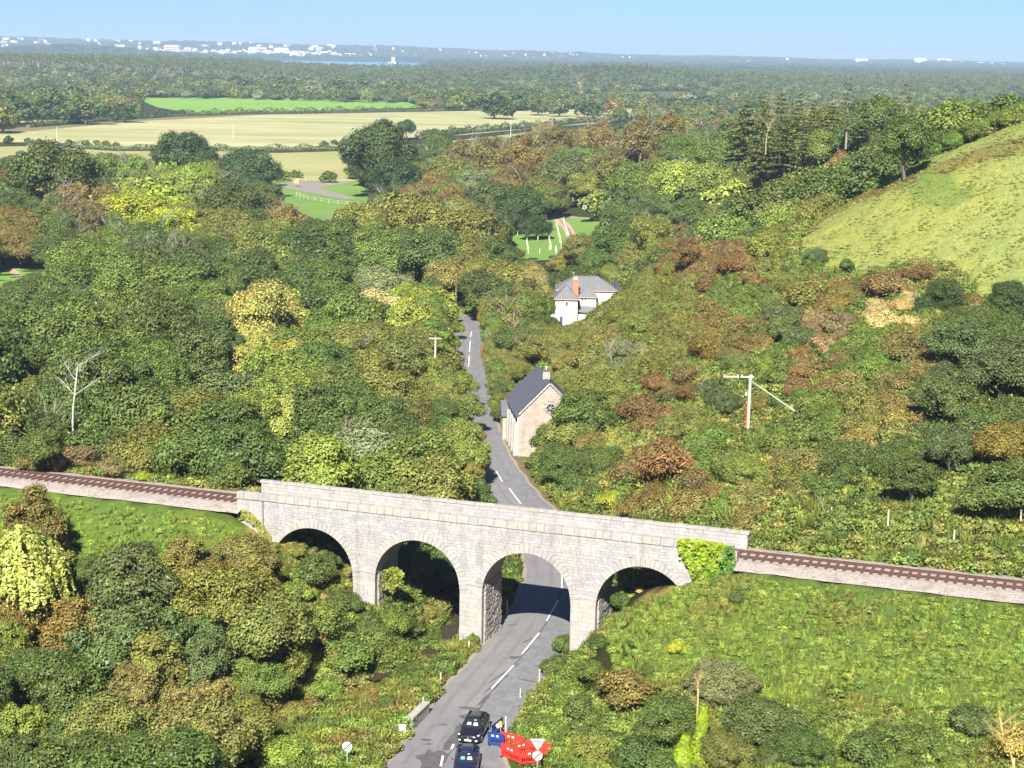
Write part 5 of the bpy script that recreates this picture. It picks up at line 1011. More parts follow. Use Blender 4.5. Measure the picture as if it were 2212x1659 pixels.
f2=fill(-330,330,420,880,8.,lambda x,y,u,v:(y>419),['round','round','thin','far'],(9,14),1.,far=True,growth=.0012)
f3=fill(12,200,320,420,7.5,lambda x,y,u,v:notbld(x,y)&((x-14)*.9+y>345),['round','round','tall'],(8,12))
f4=fill(-75,-18,98,136,4.6,lambda x,y,u,v:inpoly(u,v,[(-200,1150),(150,1180),(330,1200),(560,1230),(610,1300),(650,1400),(600,1500),(640,1750),(-200,1900)]),['round','tall','mass'],(5,8.5),overlap=.3)
SCR=lambda x,y,u,v:(x>3)&(y>150)&(y<300)&(polydist(x,y,ROADD)>5.5)&notbld(x,y)&((x*SA+(y-138)*CA)>13)
f6=fill(-90,2,148,212,2.9,lambda x,y,u,v:((x*SA+(y-138)*CA)>6.5)&((x*SA+(y-138)*CA)<26)&(polydist(x,y,ROADD)>5)&((x*CA-(y-138)*SA)<-3),['shrub','shrub','mass'],(2.2,4.2),overlap=.2)
f7=fill(10,64,100,127,2.7,lambda x,y,u,v:((x*SA+(y-138)*CA)<-14.5+2.5*np.sin(x*.5))&(polydist(x,y,ROADD)>6),['shrub','shrub','mass','thorn'],(.9,1.9),overlap=.15)
f5=fill(4,100,150,300,2.8,SCR,['shrub','shrub','shrub','thorn'],(1.8,3.4),1.05,overlap=.45)
print('fill',[len(f) for f in (f1,f1b,f2,f3,f4,f5)])
def keep_individual(fl,n,key=lambda q:q[3]/q[1]):
    fl=sorted(fl,key=lambda q:-key(q));return fl[:n],fl[n:]
stuff_pts=[]
cnt={k:sum(1 for r_ in REC if r_[1]==k) for k in PROTO}
near_=np.array([[r_[0].location.x,r_[0].location.y,3.2 if r_[1] in('round','tall','mass','thin') else 1.2] for r_ in REC]+[[q[0],q[1],q[4]*.75] for q in f1+f1b+f2 if q[1]<460])
f8=[]
for y in np.arange(156,440,3.4):
    for x in np.arange(-150,6,3.4):
        xx,yy_=x+rng.uniform(-1.2,1.2),y+rng.uniform(-1.2,1.2);dd_=np.hypot(near_[:,0]-xx,near_[:,1]-yy_)
        if (dd_<near_[:,2]+1.7).any() or (xx*SA+(yy_-138)*CA)<12 or polydist(np.array([xx]),np.array([yy_]),ROADD)[0]<6: continue
        z=gz1(xx,yy_);ok=False
        for H in (rng.uniform(8,11),5.5,3.4):
            r_=PROTO['round'][0]['R']/PROTO['round'][0]['H']*H;P_=[proj(xx+ox*r_,yy_,z+oz*H) for ox,oz in ((0,1),(-.85,.6),(.85,.6),(0,.5),(-.6,.9),(.6,.9))];uu=np.array([p[0] for p in P_]);vv=np.array([p[1] for p in P_])
            if not blocked(uu,vv).any() and not (inpoly(uu,vv,P_DEAD).any() and yy_<194): ok=True;break
        if not ok: continue
        u,v=proj(xx,yy_,z+H*.58)
        if -200<u<2300: f8.append((xx,yy_,z,H,r_,'round' if H>4 else 'mass',float(u),float(v)));near_=np.vstack([near_,[xx,yy_,r_*.75]])
print('gaps',len(f8));f1=f1+f8
allf=f1+f1b+f2+f3+f4+f5+f6+f7;allf.sort(key=lambda q:-q[3]/q[1])
LIM={'round':295,'tall':120,'thin':100,'shrub':290,'thorn':150,'far':40,'mass':200}
for q in allf:
    x,y,z,h,r_,k,u,v=q;code=pick(u,v)
    vis=(-30<u<2240) and (v<1690)
    if vis and cnt.get(k,0)<LIM.get(k,0): place(k,x,y,z,h,code,u,v);cnt[k]=cnt.get(k,0)+1
    else: stuff_pts.append((x,y,z,h/PROTO[k][0]['H'],k,code))
print('kinds',cnt,'stuff',len(stuff_pts))
for x,y,k,H,c in ((-9.5,151,'mass',4.5,'DG'),(-13,157,'round',7.5,'OL'),(-6.5,158,'round',6.5,'DG'),(-10,163,'round',8,'DG'),(-3,165,'mass',4.5,'MG'),(-14,150,'mass',4,'DG'),(-6.9,148.5,'shrub',2.,'MG'),(11.5,149,'mass',3.6,'OL'),(13.5,155,'mass',4.5,'DG'),(10.5,160,'mass',4.5,'DG'),(-9.8,141,'shrub',2.4,'MG'),(-7.8,138.5,'shrub',2.,'KH'),(-7.2,143.5,'shrub',2.2,'MG'),(-8.6,135,'shrub',2.2,'DG'),(-11,138,'shrub',2.2,'MG'),(9.4,137,'shrub',1.6,'DG'),(-2.9,139,'shrub',1.1,'MG'),(-16,145,'shrub',1.6,'DG')):
    u,v=proj(x,y,gz1(x,y)+2);place(k,x,y,gz1(x,y),H,c,float(u),float(v))
for x,y,k,H,c in ((5.3,203.4,'round',5.4,'DG'),(7.4,204.2,'round',7.0,'OL'),(9.6,205.,'round',8.2,'DG'),(8.4,203.4,'round',5.5,'MG'),(6.6,200.6,'mass',3.6,'DG'),(9.6,200.8,'mass',4.2,'BR'),(3.6,201.5,'shrub',2.6,'MG'),(4.3,203.2,'tall',4.6,'OL'),(12,208,'round',6.,'OL'),(10.5,213,'round',6.5,'OL'),(10,219,'round',6.,'KH')):
    u,v=proj(x,y,gz1(x,y)+2);place(k,x,y,gz1(x,y),H,c,float(u),float(v))
def rc_x(y): return float(np.interp(y,RC[:,1],RC[:,0]))
yy=193.
while yy<318:
    w_=rng.uniform(2.4,3.3);H=rng.uniform(6.5,9.5);x=rc_x(yy)-3.0-w_*rng.uniform(.5,.85)-(1.2 if yy>262 else 0);k=('round','mass','round','tall')[rng.integers(4)];p=PROTO[k][0];u,v=proj(x,yy,5.)
    place(k,x,yy,0,H*(.72 if k=='mass' else 1),('DG','MG','DG','OL','OL','MG')[rng.integers(6)],float(u),float(v),None,None,w_/(p['R']*H*(.72 if k=='mass' else 1)/p['H']));yy+=rng.uniform(3.6,5.2)
yy=227.
while yy<316:
    w_=rng.uniform(1.8,2.6);H=rng.uniform(3.4,6.)*(1.2 if yy>262 else 1);x=rc_x(yy)+2.7+w_*rng.uniform(.65,.9);k=('mass','round','mass')[rng.integers(3)];p=PROTO[k][0];u,v=proj(x,yy,3.)
    place(k,x,yy,gz1(x,yy),H,('OL','MG','DG','OL','KH')[rng.integers(5)],float(u),float(v),None,None,w_/(p['R']*H/p['H']));yy+=rng.uniform(3.4,4.8)
def topplace(u,v,y,kind,code,wk=1.,label=None):
    P=aty(u,v,y);z=gz1(P[0],P[1]);H=float(np.clip(P[2]-z,3,19));place(kind,P[0],P[1],z,H,code,u,v+30,label,None,wk)
for q in ((2065,190,322,'round','VG',1.35,'largest bright green tree on the skyline above the grass hill'),(1990,212,335,'round','MG',1.2),(2130,203,330,'round','MG',1.2),(2195,196,320,'round','DG',1.1),(2240,190,318,'round','DG',1.2),(1925,222,350,'round','MG',1.2),(1862,238,345,'round','DG',1.2),(1812,285,338,'round','MG',1.2),(1765,318,338,'round','OL',1.1),(2025,258,312,'mass','DG',1.3),(2095,268,304,'mass','MG',1.3),(2150,240,306,'mass','DG',1.3),(1955,292,312,'mass','DG',1.3),(1885,326,316,'mass','MG',1.3),(1825,350,314,'mass','DG',1.3),(1705,368,325,'round','OL',1.1),(1755,372,318,'mass','DG',1.3),(1700,415,312,'mass','OL',1.2),(1640,440,315,'mass','MG',1.3),(1590,450,320,'round','OL',1.1),(1730,430,306,'mass','LG',1.2),(1780,410,304,'mass','OL',1.1),(1655,480,302,'mass','DG',1.2),(1560,500,308,'mass','OL',1.3),(1500,500,320,'round','DG',1.1),(1440,525,322,'round','DG',1.1),(1425,535,335,'mass','OL',1.1),(1385,556,348,'round','DG',1.1),(1318,566,352,'round','OL',1.),(1250,560,345,'round','DG',1.1)): topplace(*q)
def conif(u,v,H,y,kind='conifer',code='NE',label=None,idx=None):
    P=aty(u,v,y);place(kind,P[0],P[1],P[2]-H,H,code,u,v+20,label,idx)
for u,v,H,y,k,l in ((1835,168,17,430,'sparsecon','tallest sparse conifer with bare pale trunk breaking the skyline'),(1962,172,15,440,'sparsecon','thin conifer with a bare spire to the right of the tallest one'),(1617,215,20,450,'conifer',0),(1650,196,19,460,'conifer',0),(1690,200,18,470,'conifer',0),(1725,215,17,450,'conifer',0),(1760,215,16,470,'conifer',0),(1800,222,14,460,'conifer',0),(1870,215,14,440,'conifer',0),(1935,210,12,440,'conifer',0),(1600,240,15,450,'conifer',0),(1640,250,15,430,'conifer',0),(1700,250,15,420,'conifer',0)):
    conif(u,v,H,y,k,label=l or None)
# ---- bare and dead trees
def baretree(name,label,u,v,hpx,y,seed,bark,spread=.7,r0=.22,n=10,twig=2,upw=.6,lean=0.):
    P=aty(u,v,y);H=hpx*y/F;me=limbs(seed,H*1.15,spread,r0,n,bark,'branches',twig,lean=lean,upw=upw);t=thing(name,label,'tree',(P[0],P[1],P[2]+.3));link('branches',me,t);st=MB().tube((0,0,-3.5),(0,0,.1),r0*1.2,r0,7).build('trunk',bark,t);return t
baretree('dead_tree','bare white dead tree standing in front of the dark wood on the left',157,912,140,185,3,PALEBARK,.75,.11,11,2,.45)
baretree('dead_tree','two pale bare stems rising above the far left wood',153,482,78,470,5,PALEBARK,.6,.35,7,1,.9)
baretree('dead_tree','grey bare branches poking out beside the yellow tree',524,632,45,330,8,GREYBARK,.8,.2,8,2,.6,.3);baretree('dead_tree','bare greyish twigs above the first arch wood',758,990,78,190,11,DRYTWIG,.6,.1,10,3,.9)
baretree('dead_tree','fan of bare tan branches left of the house',1110,745,65,262,14,DRYTWIG,.8,.14,12,3,.9);baretree('dead_tree','pale bare shrub on the slope below the house',1325,800,60,232,17,DRYTWIG,.7,.09,12,3,1.)
baretree('dead_tree','fallen white branch in the rough grass above the right-hand track',1788,1112,55,147,19,PALEBARK,.6,.06,5,1,.5,-.5);baretree('dead_tree','small bare forked branch at the bottom right corner',2025,1650,45,110,23,PALEBARK,.9,.05,6,2,.9,-.15)
baretree('dead_tree','tangle of straw yellow twigs at the bottom right edge',2190,1650,120,104,29,ORANGEBARK,1.,.08,16,3,.6,-.2);baretree('dead_tree','pinkish bare tree between the two conifer groups',1655,305,42,420,31,DRYTWIG,.8,.15,12,3,.9)
baretree('dead_tree','pale bare crown beyond the pale field in the distant wood',1255,196,30,1900,33,DRYTWIG,.8,.9,9,2,.9);baretree('dead_tree','yellow tipped bare twigs of the ivy clad tree at the bottom',1508,1500,45,113,37,ORANGEBARK,.6,.06,9,2,.9)
# ivy-clad stems
def ivystem(label,u,v,hpx,y,seed):
    P=aty(u,v,y);H=hpx*y/F;rs_=np.random.default_rng(seed);t=thing('ivy_clad_stem',label,'tree',tuple(P));MB().tube((0,0,-3),(.3,0,H),.16,.08,6).build('stem',BARK,t);n=2600
    z=rs_.uniform(-1.5,H,n);a=rs_.uniform(0,6.28,n);r_=.25+.45*(1-np.clip(z/H,0,1))*(1+.5*np.sin(z*2.2));Pn=np.stack([r_*np.cos(a)+.3*z/H,r_*np.sin(a),z],1);Nn=unit(np.stack([np.cos(a),np.sin(a),.4+0*a],1)+rs_.normal(0,.3,(n,3)));V,Fq=quads(Pn,Nn,.2,1.2,rs_)
    link('ivy',npmesh('ivy',V,Fq,IVY,{'lv':('FACE',rs_.random(n)),'lh':('FACE',rs_.random(n))}),t)
ivystem('tall stem wrapped in lime ivy at the bottom right of the road',1508,1640,130,112.5,1);ivystem('shorter stem wrapped in lime ivy beside the tall one',1470,1650,70,112,2)
# off-frame tree on the right whose shadow falls on the bank
place('round',42,93,gz1(42,93),17,'DG',2400,1700,'broad tree just outside the right edge that shades the bank',0)
place('round',-46,182,gz1(-46,182),3,'DG',-999,0,'low bush hidden behind the dark wood',1)
# ------------------------------------------------------------------ masses past counting: one object each, crowns spread by geometry nodes
def scatter(name,pts,crowns,kind='stuff',trunks=None):
    """pts: x,y,z,sx,sz,rot,idx,(tint)"""
    A=np.array([p[:7] for p in pts],float);T=np.array([p[7] for p in pts]);me=bpy.data.meshes.new(name);me.vertices.add(len(A));me.vertices.foreach_set('co',A[:,:3].astype(np.float32).ravel())
    a=me.attributes.new('sca','FLOAT_VECTOR','POINT');a.data.foreach_set('vector',np.stack([A[:,3],A[:,3],A[:,4]],1).astype(np.float32).ravel())
    a=me.attributes.new('rotz','FLOAT_VECTOR','POINT');a.data.foreach_set('vector',np.stack([0*A[:,5],0*A[:,5],A[:,5]],1).astype(np.float32).ravel())
    a=me.attributes.new('pick','INT','POINT');a.data.foreach_set('value',A[:,6].astype(np.int32))
    a=me.attributes.new('tint','FLOAT_COLOR','POINT');a.data.foreach_set('color',np.c_[T,np.ones(len(T))].astype(np.float32).ravel())
    o=link(name,me);ng=bpy.data.node_groups.new(name,'GeometryNodeTree');ng.interface.new_socket('Geometry',in_out='INPUT',socket_type='NodeSocketGeometry');ng.interface.new_socket('Geometry',in_out='OUTPUT',socket_type='NodeSocketGeometry')
    gi=ng.nodes.new('NodeGroupInput');go=ng.nodes.new('NodeGroupOutput');jn=ng.nodes.new('GeometryNodeJoinGeometry')
    def na(nm,ty): q=ng.nodes.new('GeometryNodeInputNamedAttribute');q.data_type=ty;q.inputs[0].default_value=nm;return q.outputs[0]
    sc_,ro_,pk=na('sca','FLOAT_VECTOR'),na('rotz','FLOAT_VECTOR'),na('pick','INT')
    e2r=ng.nodes.new('FunctionNodeEulerToRotation');ng.links.new(ro_,e2r.inputs[0])
    for k,cr in enumerate(crowns):
        cmp_=ng.nodes.new('FunctionNodeCompare');cmp_.data_type='INT';cmp_.operation='EQUAL';ng.links.new(pk,cmp_.inputs[2]);cmp_.inputs[3].default_value=k
        for obj in cr:
            oi=ng.nodes.new('GeometryNodeObjectInfo');oi.inputs[0].default_value=obj;oi.transform_space='ORIGINAL';oi.inputs['As Instance'].default_value=True
            ip=ng.nodes.new('GeometryNodeInstanceOnPoints');ng.links.new(gi.outputs[0],ip.inputs['Points']);ng.links.new(cmp_.outputs[0],ip.inputs['Selection']);ng.links.new(oi.outputs['Geometry'],ip.inputs['Instance']);ng.links.new(e2r.outputs[0],ip.inputs['Rotation']);ng.links.new(sc_,ip.inputs['Scale']);ng.links.new(ip.outputs[0],jn.inputs[0])
    ng.links.new(jn.outputs[0],go.inputs[0]);md=o.modifiers.new('scatter','NODES');md.node_group=ng;return tag(o,kind=kind)
def objof(me):
    for o in COL.objects:
        if o.type=='MESH' and o.data==me: return o
    return None
# remaining trees of the near woods
ks=[];crs=[]
for k,pr in PROTO.items():
    for i,p in enumerate(pr):
        o=objof(p['crown'])
        if o is not None and k in('round','tall','thin','shrub','thorn','far','mass'): ks.append((k,i));crs.append([o]+([objof(p['trunk'])] if k=='thin' else []))
def kidx(k):
    c=[i for i,(kk,_) in enumerate(ks) if kk==k] or [i for i,(kk,_) in enumerate(ks) if kk=='round'];return c[rng.integers(len(c))]
if stuff_pts: scatter('rest_of_the_wood',[(x,y,z,s*rng.uniform(.9,1.1),s,rng.uniform(0,6.28),kidx(k),jit(TINT[c])) for x,y,z,s,k,c in stuff_pts],crs)
# far woods: a rank of individual field trees at the wood edges, the rest one mass
farpr=PROTO['far'];pinepr=PROTO['pine']
EDGE=[(40,235,80,'DD'),(120,225,80,'DD'),(180,232,90,'DG'),(240,222,50,'KH'),(270,240,60,'DD'),(0,250,90,'OL'),(320,208,50,'DG'),(20,215,70,'DG'),(100,200,60,'MG'),(160,200,60,'DG'),(620,200,60,'DG'),(520,205,60,'BG'),(720,205,55,'BG'),(1070,225,80,'DD'),(1110,215,60,'DG'),(1160,225,60,'BG'),(1210,228,60,'BG'),(1000,215,60,'MG'),(930,215,50,'DG'),(1320,225,60,'BR'),(1440,230,50,'DD'),(1490,228,50,'BG'),(1540,222,50,'DG'),(850,212,50,'DG'),(450,200,50,'BG'),(1385,222,45,'OL'),(1270,232,60,'DD'),(780,205,50,'BG'),
 (18,300,26,'DD'),(85,305,22,'DG'),(150,308,26,'DG'),(185,308,22,'DG'),(230,310,22,'BR'),(250,312,18,'DG'),(210,308,20,'OL'),(700,310,24,'DG'),(722,306,18,'DD'),(740,308,22,'DG'),(610,377,36,'MG'),(640,374,28,'DG'),(710,380,38,'DG'),(760,370,44,'OL'),(1235,260,16,'DD'),(60,302,16,'DG'),(340,240,16,'DD'),(395,240,16,'DD')]
for u,v,w_,code in EDGE:
    if v<=215 and 300<u<905: v=min(v,206-.42*w_)
    ts=np.geomspace(300,4200,600);d=ray(u,v);Pt=CP+ts[:,None]*d;W=w_*ts/F;hh=W*.8;dd=Pt[:,2]-gz(Pt[:,0],Pt[:,1])-hh*.5;k=np.argmax(dd<0)
    if dd[k]>=0: continue
    P=Pt[k];place('far',P[0],P[1],Pt[k,2]-hh[k]*.56,hh[k],code,u,v,None,None,W[k]/2/(4.6*hh[k]/9.5))
place('pine',-640,2400,gz1(-640,2400),18,'NE',150,150,'pine at the front edge of the distant plantation, leftmost',0);place('pine',-300,2350,gz1(-300,2350),18,'NE',600,150,'pine at the front edge of the distant plantation, towards the middle',1)
fo=[objof(p['crown']) for p in farpr];po=[objof(p['crown']) for p in pinepr];pt=[objof(p['trunk']) for p in pinepr]
crow=[[o] for o in fo]+[[a,b] for a,b in zip(po,pt)]
P_MASK=[P_FLD,[(1345,210),(1385,197),(1560,197),(1540,207),(1430,216)]]
pts=[]
def mass(y0,y1,st,grow,codes,hr,pine=None,sel=None,wide=1.):
    y=y0
    while y<y1:
        s=st*(1+grow*(y-y0));hw=y*.36+150;n=int(2*hw/s);xs=(np.arange(n)-n/2+rng.uniform(-.45,.45,n))*s;ys=y+rng.uniform(-.45,.45,n)*s;zs=gz(xs,ys)
        h=rng.uniform(*hr,n);u1,v1=proj(xs,ys,zs+h*.95);u2,v2=proj(xs,ys,zs+h*.1);m=np.ones(n,bool)
        for p in P_MASK: m&=~inpoly(u1,v1,p)&~inpoly(u2,v2,p)
        m&=(u1>-80)&(u1<2290)
        if sel is not None: m&=sel(xs,ys,u1,v1)
        for i in np.where(m)[0]:
            isp=pine is not None and pine(xs[i],ys[i],u1[i])
            if isp: k=len(fo)+rng.integers(len(po));pts.append((xs[i],ys[i],zs[i],1.0*h[i]/13,h[i]/14,rng.uniform(0,6.28),k,jit(TINT['NE'] if rng.random()<.7 else TINT['DG'],.15)))
            else: pts.append((xs[i],ys[i],zs[i]-.5,wide*h[i]/9.5,h[i]/9.5,rng.uniform(0,6.28),rng.integers(len(fo)),jit(TINT[codes[rng.integers(len(codes))]],.16)))
        y+=s
lowm=lambda x,y,u,v:np.abs(np.sin(x/170.+y/260.))>-1
mass(870,1500,10,.0006,['DG','OL','BG','MG','BR','DD'],(7,12),sel=lambda x,y,u,v:~((y<1450)&(u<1500)&(v<300)&(v>240)&False))
mass(1500,2300,14,.0003,['DG','BG','BG','DD','OL','GY'],(7,13),wide=1.2)
mass(2300,3900,15,.0004,['DG','BG','BG','DD','NE'],(9,15),pine=lambda x,y,u:((u<760)&(y<3200)) or ((u>820)&(rng.random()<.55)),wide=1.2)
mass(3900,8000,32,.0003,['BG','DG','DD'],(9,14),wide=3.,sel=lambda x,y,u,v:(x/y>-.05)|(x/y<-.15))
mass(5200,6700,34,.0003,['DG','DD'],(9,13),wide=3.,sel=lambda x,y,u,v:(np.abs(x+1510)<420)&(np.abs(y-5900)<420))
for _ in range(420):
    x=rng.normal(150,95);y=rng.normal(2700,90);pts.append((x,y,gz1(x,y),1.3,rng.uniform(1.,1.5),rng.uniform(0,6),rng.integers(len(fo)),jit(TINT['DD'],.1)))
print('far mass',len(pts));scatter('distant_woods',pts,crow)
# far shore tree cover
pts=[];m=5200
xs=rng.uniform(-4200,4800,m);ys=7930+3200*rng.random(m)**1.3;zs=gz(xs,ys)
for x,y,z in zip(xs,ys,zs): s=rng.uniform(1.2,3.);pts.append((x,y,z-3,s*rng.uniform(2.,3.4),s*.75,rng.uniform(0,6),rng.integers(len(fo)),jit(TINT['BG'],.2)))
scatter('far_shore_woods',pts,crow)
# hedges
def hedge(label,line,h,w_,codes,step=2.6):
    A=[np.array([*gpt(u,v)[:2]]) for u,v in line];P=[];Nn=[];tot=0
    for a,b in zip(A[:-1],A[1:]):
        L=np.linalg.norm(b-a);n=int(L*h*2.2*16/ max(1,(a[1]/500)**2)/2.);n=min(n,9000);t=rng.random(n);q=a+(b-a)*t[:,None];hh=h*(.75+.35*np.sin(t*L*.35+a[0])*np.sin(t*L*.13+1))
        ang=rng.uniform(0,math.pi,n);r_=rng.uniform(.75,1.05,n);zz=gz(q[:,0],q[:,1]);pn=(b-a)/L;nn=np.array([-pn[1],pn[0]])
        P.append(np.stack([q[:,0]+nn[0]*np.cos(ang)*w_*r_,q[:,1]+nn[1]*np.cos(ang)*w_*r_,zz+hh*np.sin(ang)*r_],1));Nn.append(np.stack([nn[0]*np.cos(ang),nn[1]*np.cos(ang),np.sin(ang)],1)+rng.normal(0,.4,(n,3)))
    P=np.vstack(P);Nn=unit(np.vstack(Nn));D=P[:,1].mean();V,Fq=quads(P,Nn,.38+D/2600,1.2);c=P.mean(0);n=len(P)
    o=thing('hedge',label,'hedge',tuple(c));cr=link('foliage',npmesh('foliage',V-c,Fq,LEAF,{'lv':('FACE',rng.random(n)),'lh':('FACE',rng.random(n))}),o);cr['tint']=jit(TINT[codes],.05)
    mb=MB()
    for a,b in zip(A[:-1],A[1:]): mb.tube((a[0]-c[0],a[1]-c[1],gz1(*a)-c[2]+.2),(b[0]-c[0],b[1]-c[1],gz1(*b)-c[2]+.2),w_*.5,w_*.5,5)
    mb.build('stems',BARK,o)
hedge('hedge along the far edge of the big pale field',[(60,276),(230,262),(360,253),(560,246),(760,243),(960,240)],5.,3.5,'DD');hedge('dark hedge between the two pale fields, left half',[(60,315),(250,322),(470,325),(640,325),(760,322)],3.,2.5,'DG')
hedge('dark hedge running right from the single field tree',[(905,300),(1010,288),(1160,276),(1300,262),(1390,256)],5.,3.,'DD');hedge('brown hedge below the field near the dark round trees',[(742,318),(760,325),(790,325)],4.,3.,'RB')
hedge('hedge at the right end of the pale field',[(1000,240),(1170,237),(1400,233),(1490,236)],5.,3.,'DG');hedge('hedge behind the green field',[(300,206),(420,206),(600,208),(760,211),(900,220)],5.,4.,'DG')
# ------------------------------------------------------------------ town on the far shore
TW=simple('town_white',(.78,.76,.75),.8,var=.05);TP=simple('town_pink',(.7,.52,.46),.8,var=.08);TC=simple('town_cream',(.78,.7,.55),.8,var=.06);TG=simple('town_roof',(.35,.25,.22),.9,var=.1)
def block_b(label,u,vb,w_,h,y,mat,grp=None,small=False):
    P=aty(u,vb,y);W=w_*y/F;H=h*y/F;g=gz1(P[0],y);base=min(P[2],g)
    t=thing('town_building',label,'building',(P[0],y,base),rng.uniform(-.3,.3),grp);z0=0;H+=P[2]-base
    MB().box((0,0,H/2),(W,W*.5,H)).build('wall',mat,t);MB().box((0,0,H+H*.03),(W*.85,W*.4,H*.08+.5)).build('roof',TG if small else mat,t)
    if not small:
        for k in range(3): MB().box((0,-W*.25,H*(.3+.22*k)),(W*.86,.8,H*.07)).build('window_band',GLASSD,t)
for l,u,vb,w_,h,y,m in (('white tower block at the far left of the town',86,112,9,9,8200,TW),('pair of white blocks above the dark wooded island',136,112,24,10,8200,TW),('tall white tower left of the quay',302,114,7,14,8250,TW),('low white blocks at the foot of the tall tower',290,116,30,7,8200,TW),('widest pinkish slab block on the waterfront',374,112,34,13,8300,TP),('smaller pinkish slab beside the widest one',407,113,16,9,8300,TP),
 ('white building with a peaked top on the hill skyline',540,103,7,10,9600,TW),('broad white hall below the peaked building',547,112,20,9,8500,TW),('large white apartment block near the water',607,118,30,13,8300,TW),('cream row on the waterfront',450,121,60,6,8100,TC),('long white quay buildings',510,122,70,6,8050,TW),('white cluster on the skyline near the centre',515,101,30,4,9500,TW),('white house group above the harbour, right of the quay',755,121,26,5,8400,TW),('white house on the low shore',700,117,18,5,8500,TW),('white block at the left edge of the picture',10,117,24,8,8200,TW),('row of white houses at the left edge',50,118,50,8,8150,TW),
 ('long white building on the distant right skyline',1860,133,26,5,9000,TW),('pink and white block on the right horizon',2040,136,30,8,9600,TP),('white towers on the right horizon, left group',1988,135,24,8,9600,TW),('low white row at the right end of the horizon',2090,138,60,4,9500,TW),('small white tower on the middle skyline',1700,132,6,6,9300,TW)): block_b(l,u,vb,w_,h,y,m)
town=[]
for k in range(285):
    c=rng.random();u=rng.normal(520,130) if c<.42 else rng.uniform(640,1350) if c<.65 else rng.uniform(-20,700) if c<.93 else rng.uniform(1350,2200)
    hz=106.2+(u-1117.7)*.0162;y=rng.uniform(8020,8700) if c<.42 or rng.random()<.5 else rng.uniform(8600,9600);x=aty(u,110,y)[0];g=gz1(x,y);uu,vv=proj(x,y,g+1);w_=rng.uniform(2.,6)*(2.6 if u<740 else 1)
    t=thing('town_house','small pale house in the town on the far shore','house',(x,y,g),rng.uniform(0,3),'houses of the town across the water');W=w_*y/F*1.;H=rng.uniform(7,14)*(1.5 if u<740 else 1);MB().box((0,0,H/2),(W,W*.6,H)).build('wall',(TW,TW,TC,TP)[rng.integers(4)],t);MB().box((0,0,H+1),(W,W*.5,2.),taper=.5).build('roof',TG,t);town.append((u,t))
town.sort(key=lambda q:q[0])
for i,(u,t) in enumerate(town): t['label']=f'small pale house across the water, {ordn(i+1)} from the left among the town houses'
cr=thing('harbour_crane','white crane with a raised jib standing over the wooded island','crane',tuple(aty(222,116,8000)));MB().tube((0,0,0),(0,0,38),3,2.5,6).build('tower',TW,cr);MB().tube((0,0,30),(-34,0,66),2,1.4,5).tube((0,0,38),(8,0,30),2,2,5).build('jib',TW,cr)
for u,v in ((847,137),(925,140)): 
    P=at(u,v,-18);t=thing('sailing_boat',('white boat on the blue water left','white boat on the water near the far shore')[u>900],'boat',tuple(P));MB().box((0,0,3),(34,10,6),taper=.9).build('hull',TW,t);MB().prism([(-2,0),(12,0),(12,1),(-2,1)],6,26).build('sail',TW,t)
# ------------------------------------------------------------------ undergrowth: tufts, brambles and dry stalks on the open banks
def tuftmesh(name,seed,n,r_,h,leaf,asp,up_=1.):
    rs_=np.random.default_rng(seed);a=rs_.uniform(0,6.28,n);q=np.sqrt(rs_.random(n))*r_;P=np.stack([q*np.cos(a),q*np.sin(a),rs_.random(n)**.7*h],1);Nn=unit(np.stack([np.cos(a)*.7,np.sin(a)*.7,.3+rs_.random(n)*up_],1)+rs_.normal(0,.35,(n,3)));V,Fq=quads(P,Nn,leaf,asp,rs_);return npmesh(name,V,Fq,LEAF,{'lv':('FACE',rs_.random(n)),'lh':('FACE',rs_.random(n))})
def blades(name,seed,n,r_,h,wd=.05):
    rs_=np.random.default_rng(seed);a=rs_.uniform(0,6.28,n);q=np.sqrt(rs_.random(n))*r_;b=np.stack([q*np.cos(a),q*np.sin(a),np.zeros(n)-.05],1);dr=rs_.normal(0,.28,(n,3));dr[:,2]=1;hh=h*rs_.uniform(.5,1.2,n)[:,None];tp_=b+dr*hh;sd=np.stack([-np.sin(a),np.cos(a),0*a],1)*wd
    V=np.stack([b-sd,b+sd,tp_+sd*.3,tp_-sd*.3],1).reshape(-1,3);Fq=np.arange(n*4).reshape(n,4);return npmesh(name,V,Fq,LEAF,{'lv':('FACE',rs_.random(n)),'lh':('FACE',rs_.random(n))})
pa=thing('bramble_clump','low bramble clump on the bank just below the right-hand track','bramble',(24,118,gz1(24,118)));b1=link('leaves',tuftmesh('leaves',1,480,.85,.8,.135,1.3),pa);b1['tint']=TINT['MG'];MB().tube((0,0,-.2),(.2,0,.6),.02).build('stem',BARK,pa)
pa=thing('bramble_clump','low bramble clump on the bank left of the road','bramble',(-14,124,gz1(-14,124)));b2=link('leaves',tuftmesh('leaves',2,440,.9,.6,.14,1.3),pa);b2['tint']=TINT['OL'];MB().tube((0,0,-.2),(.2,0,.5),.02).build('stem',BARK,pa)
pa=thing('grass_tuft','tall grass tuft on the bank right of the road','grass',(20,114,gz1(20,114)));g1=link('blades',blades('blades',3,70,.45,.75),pa);g1['tint']=TINT['VG'];MB().tube((0,0,-.2),(0,0,.1),.05).build('root',BARK,pa)
pa=thing('grass_tuft','dry seeding grass tuft on the left verge','grass',(-13,119,gz1(-13,119)));g2=link('blades',blades('blades',4,60,.5,1.),pa);g2['tint']=TINT['KH'];MB().tube((0,0,-.2),(0,0,.1),.05).build('root',BARK,pa)
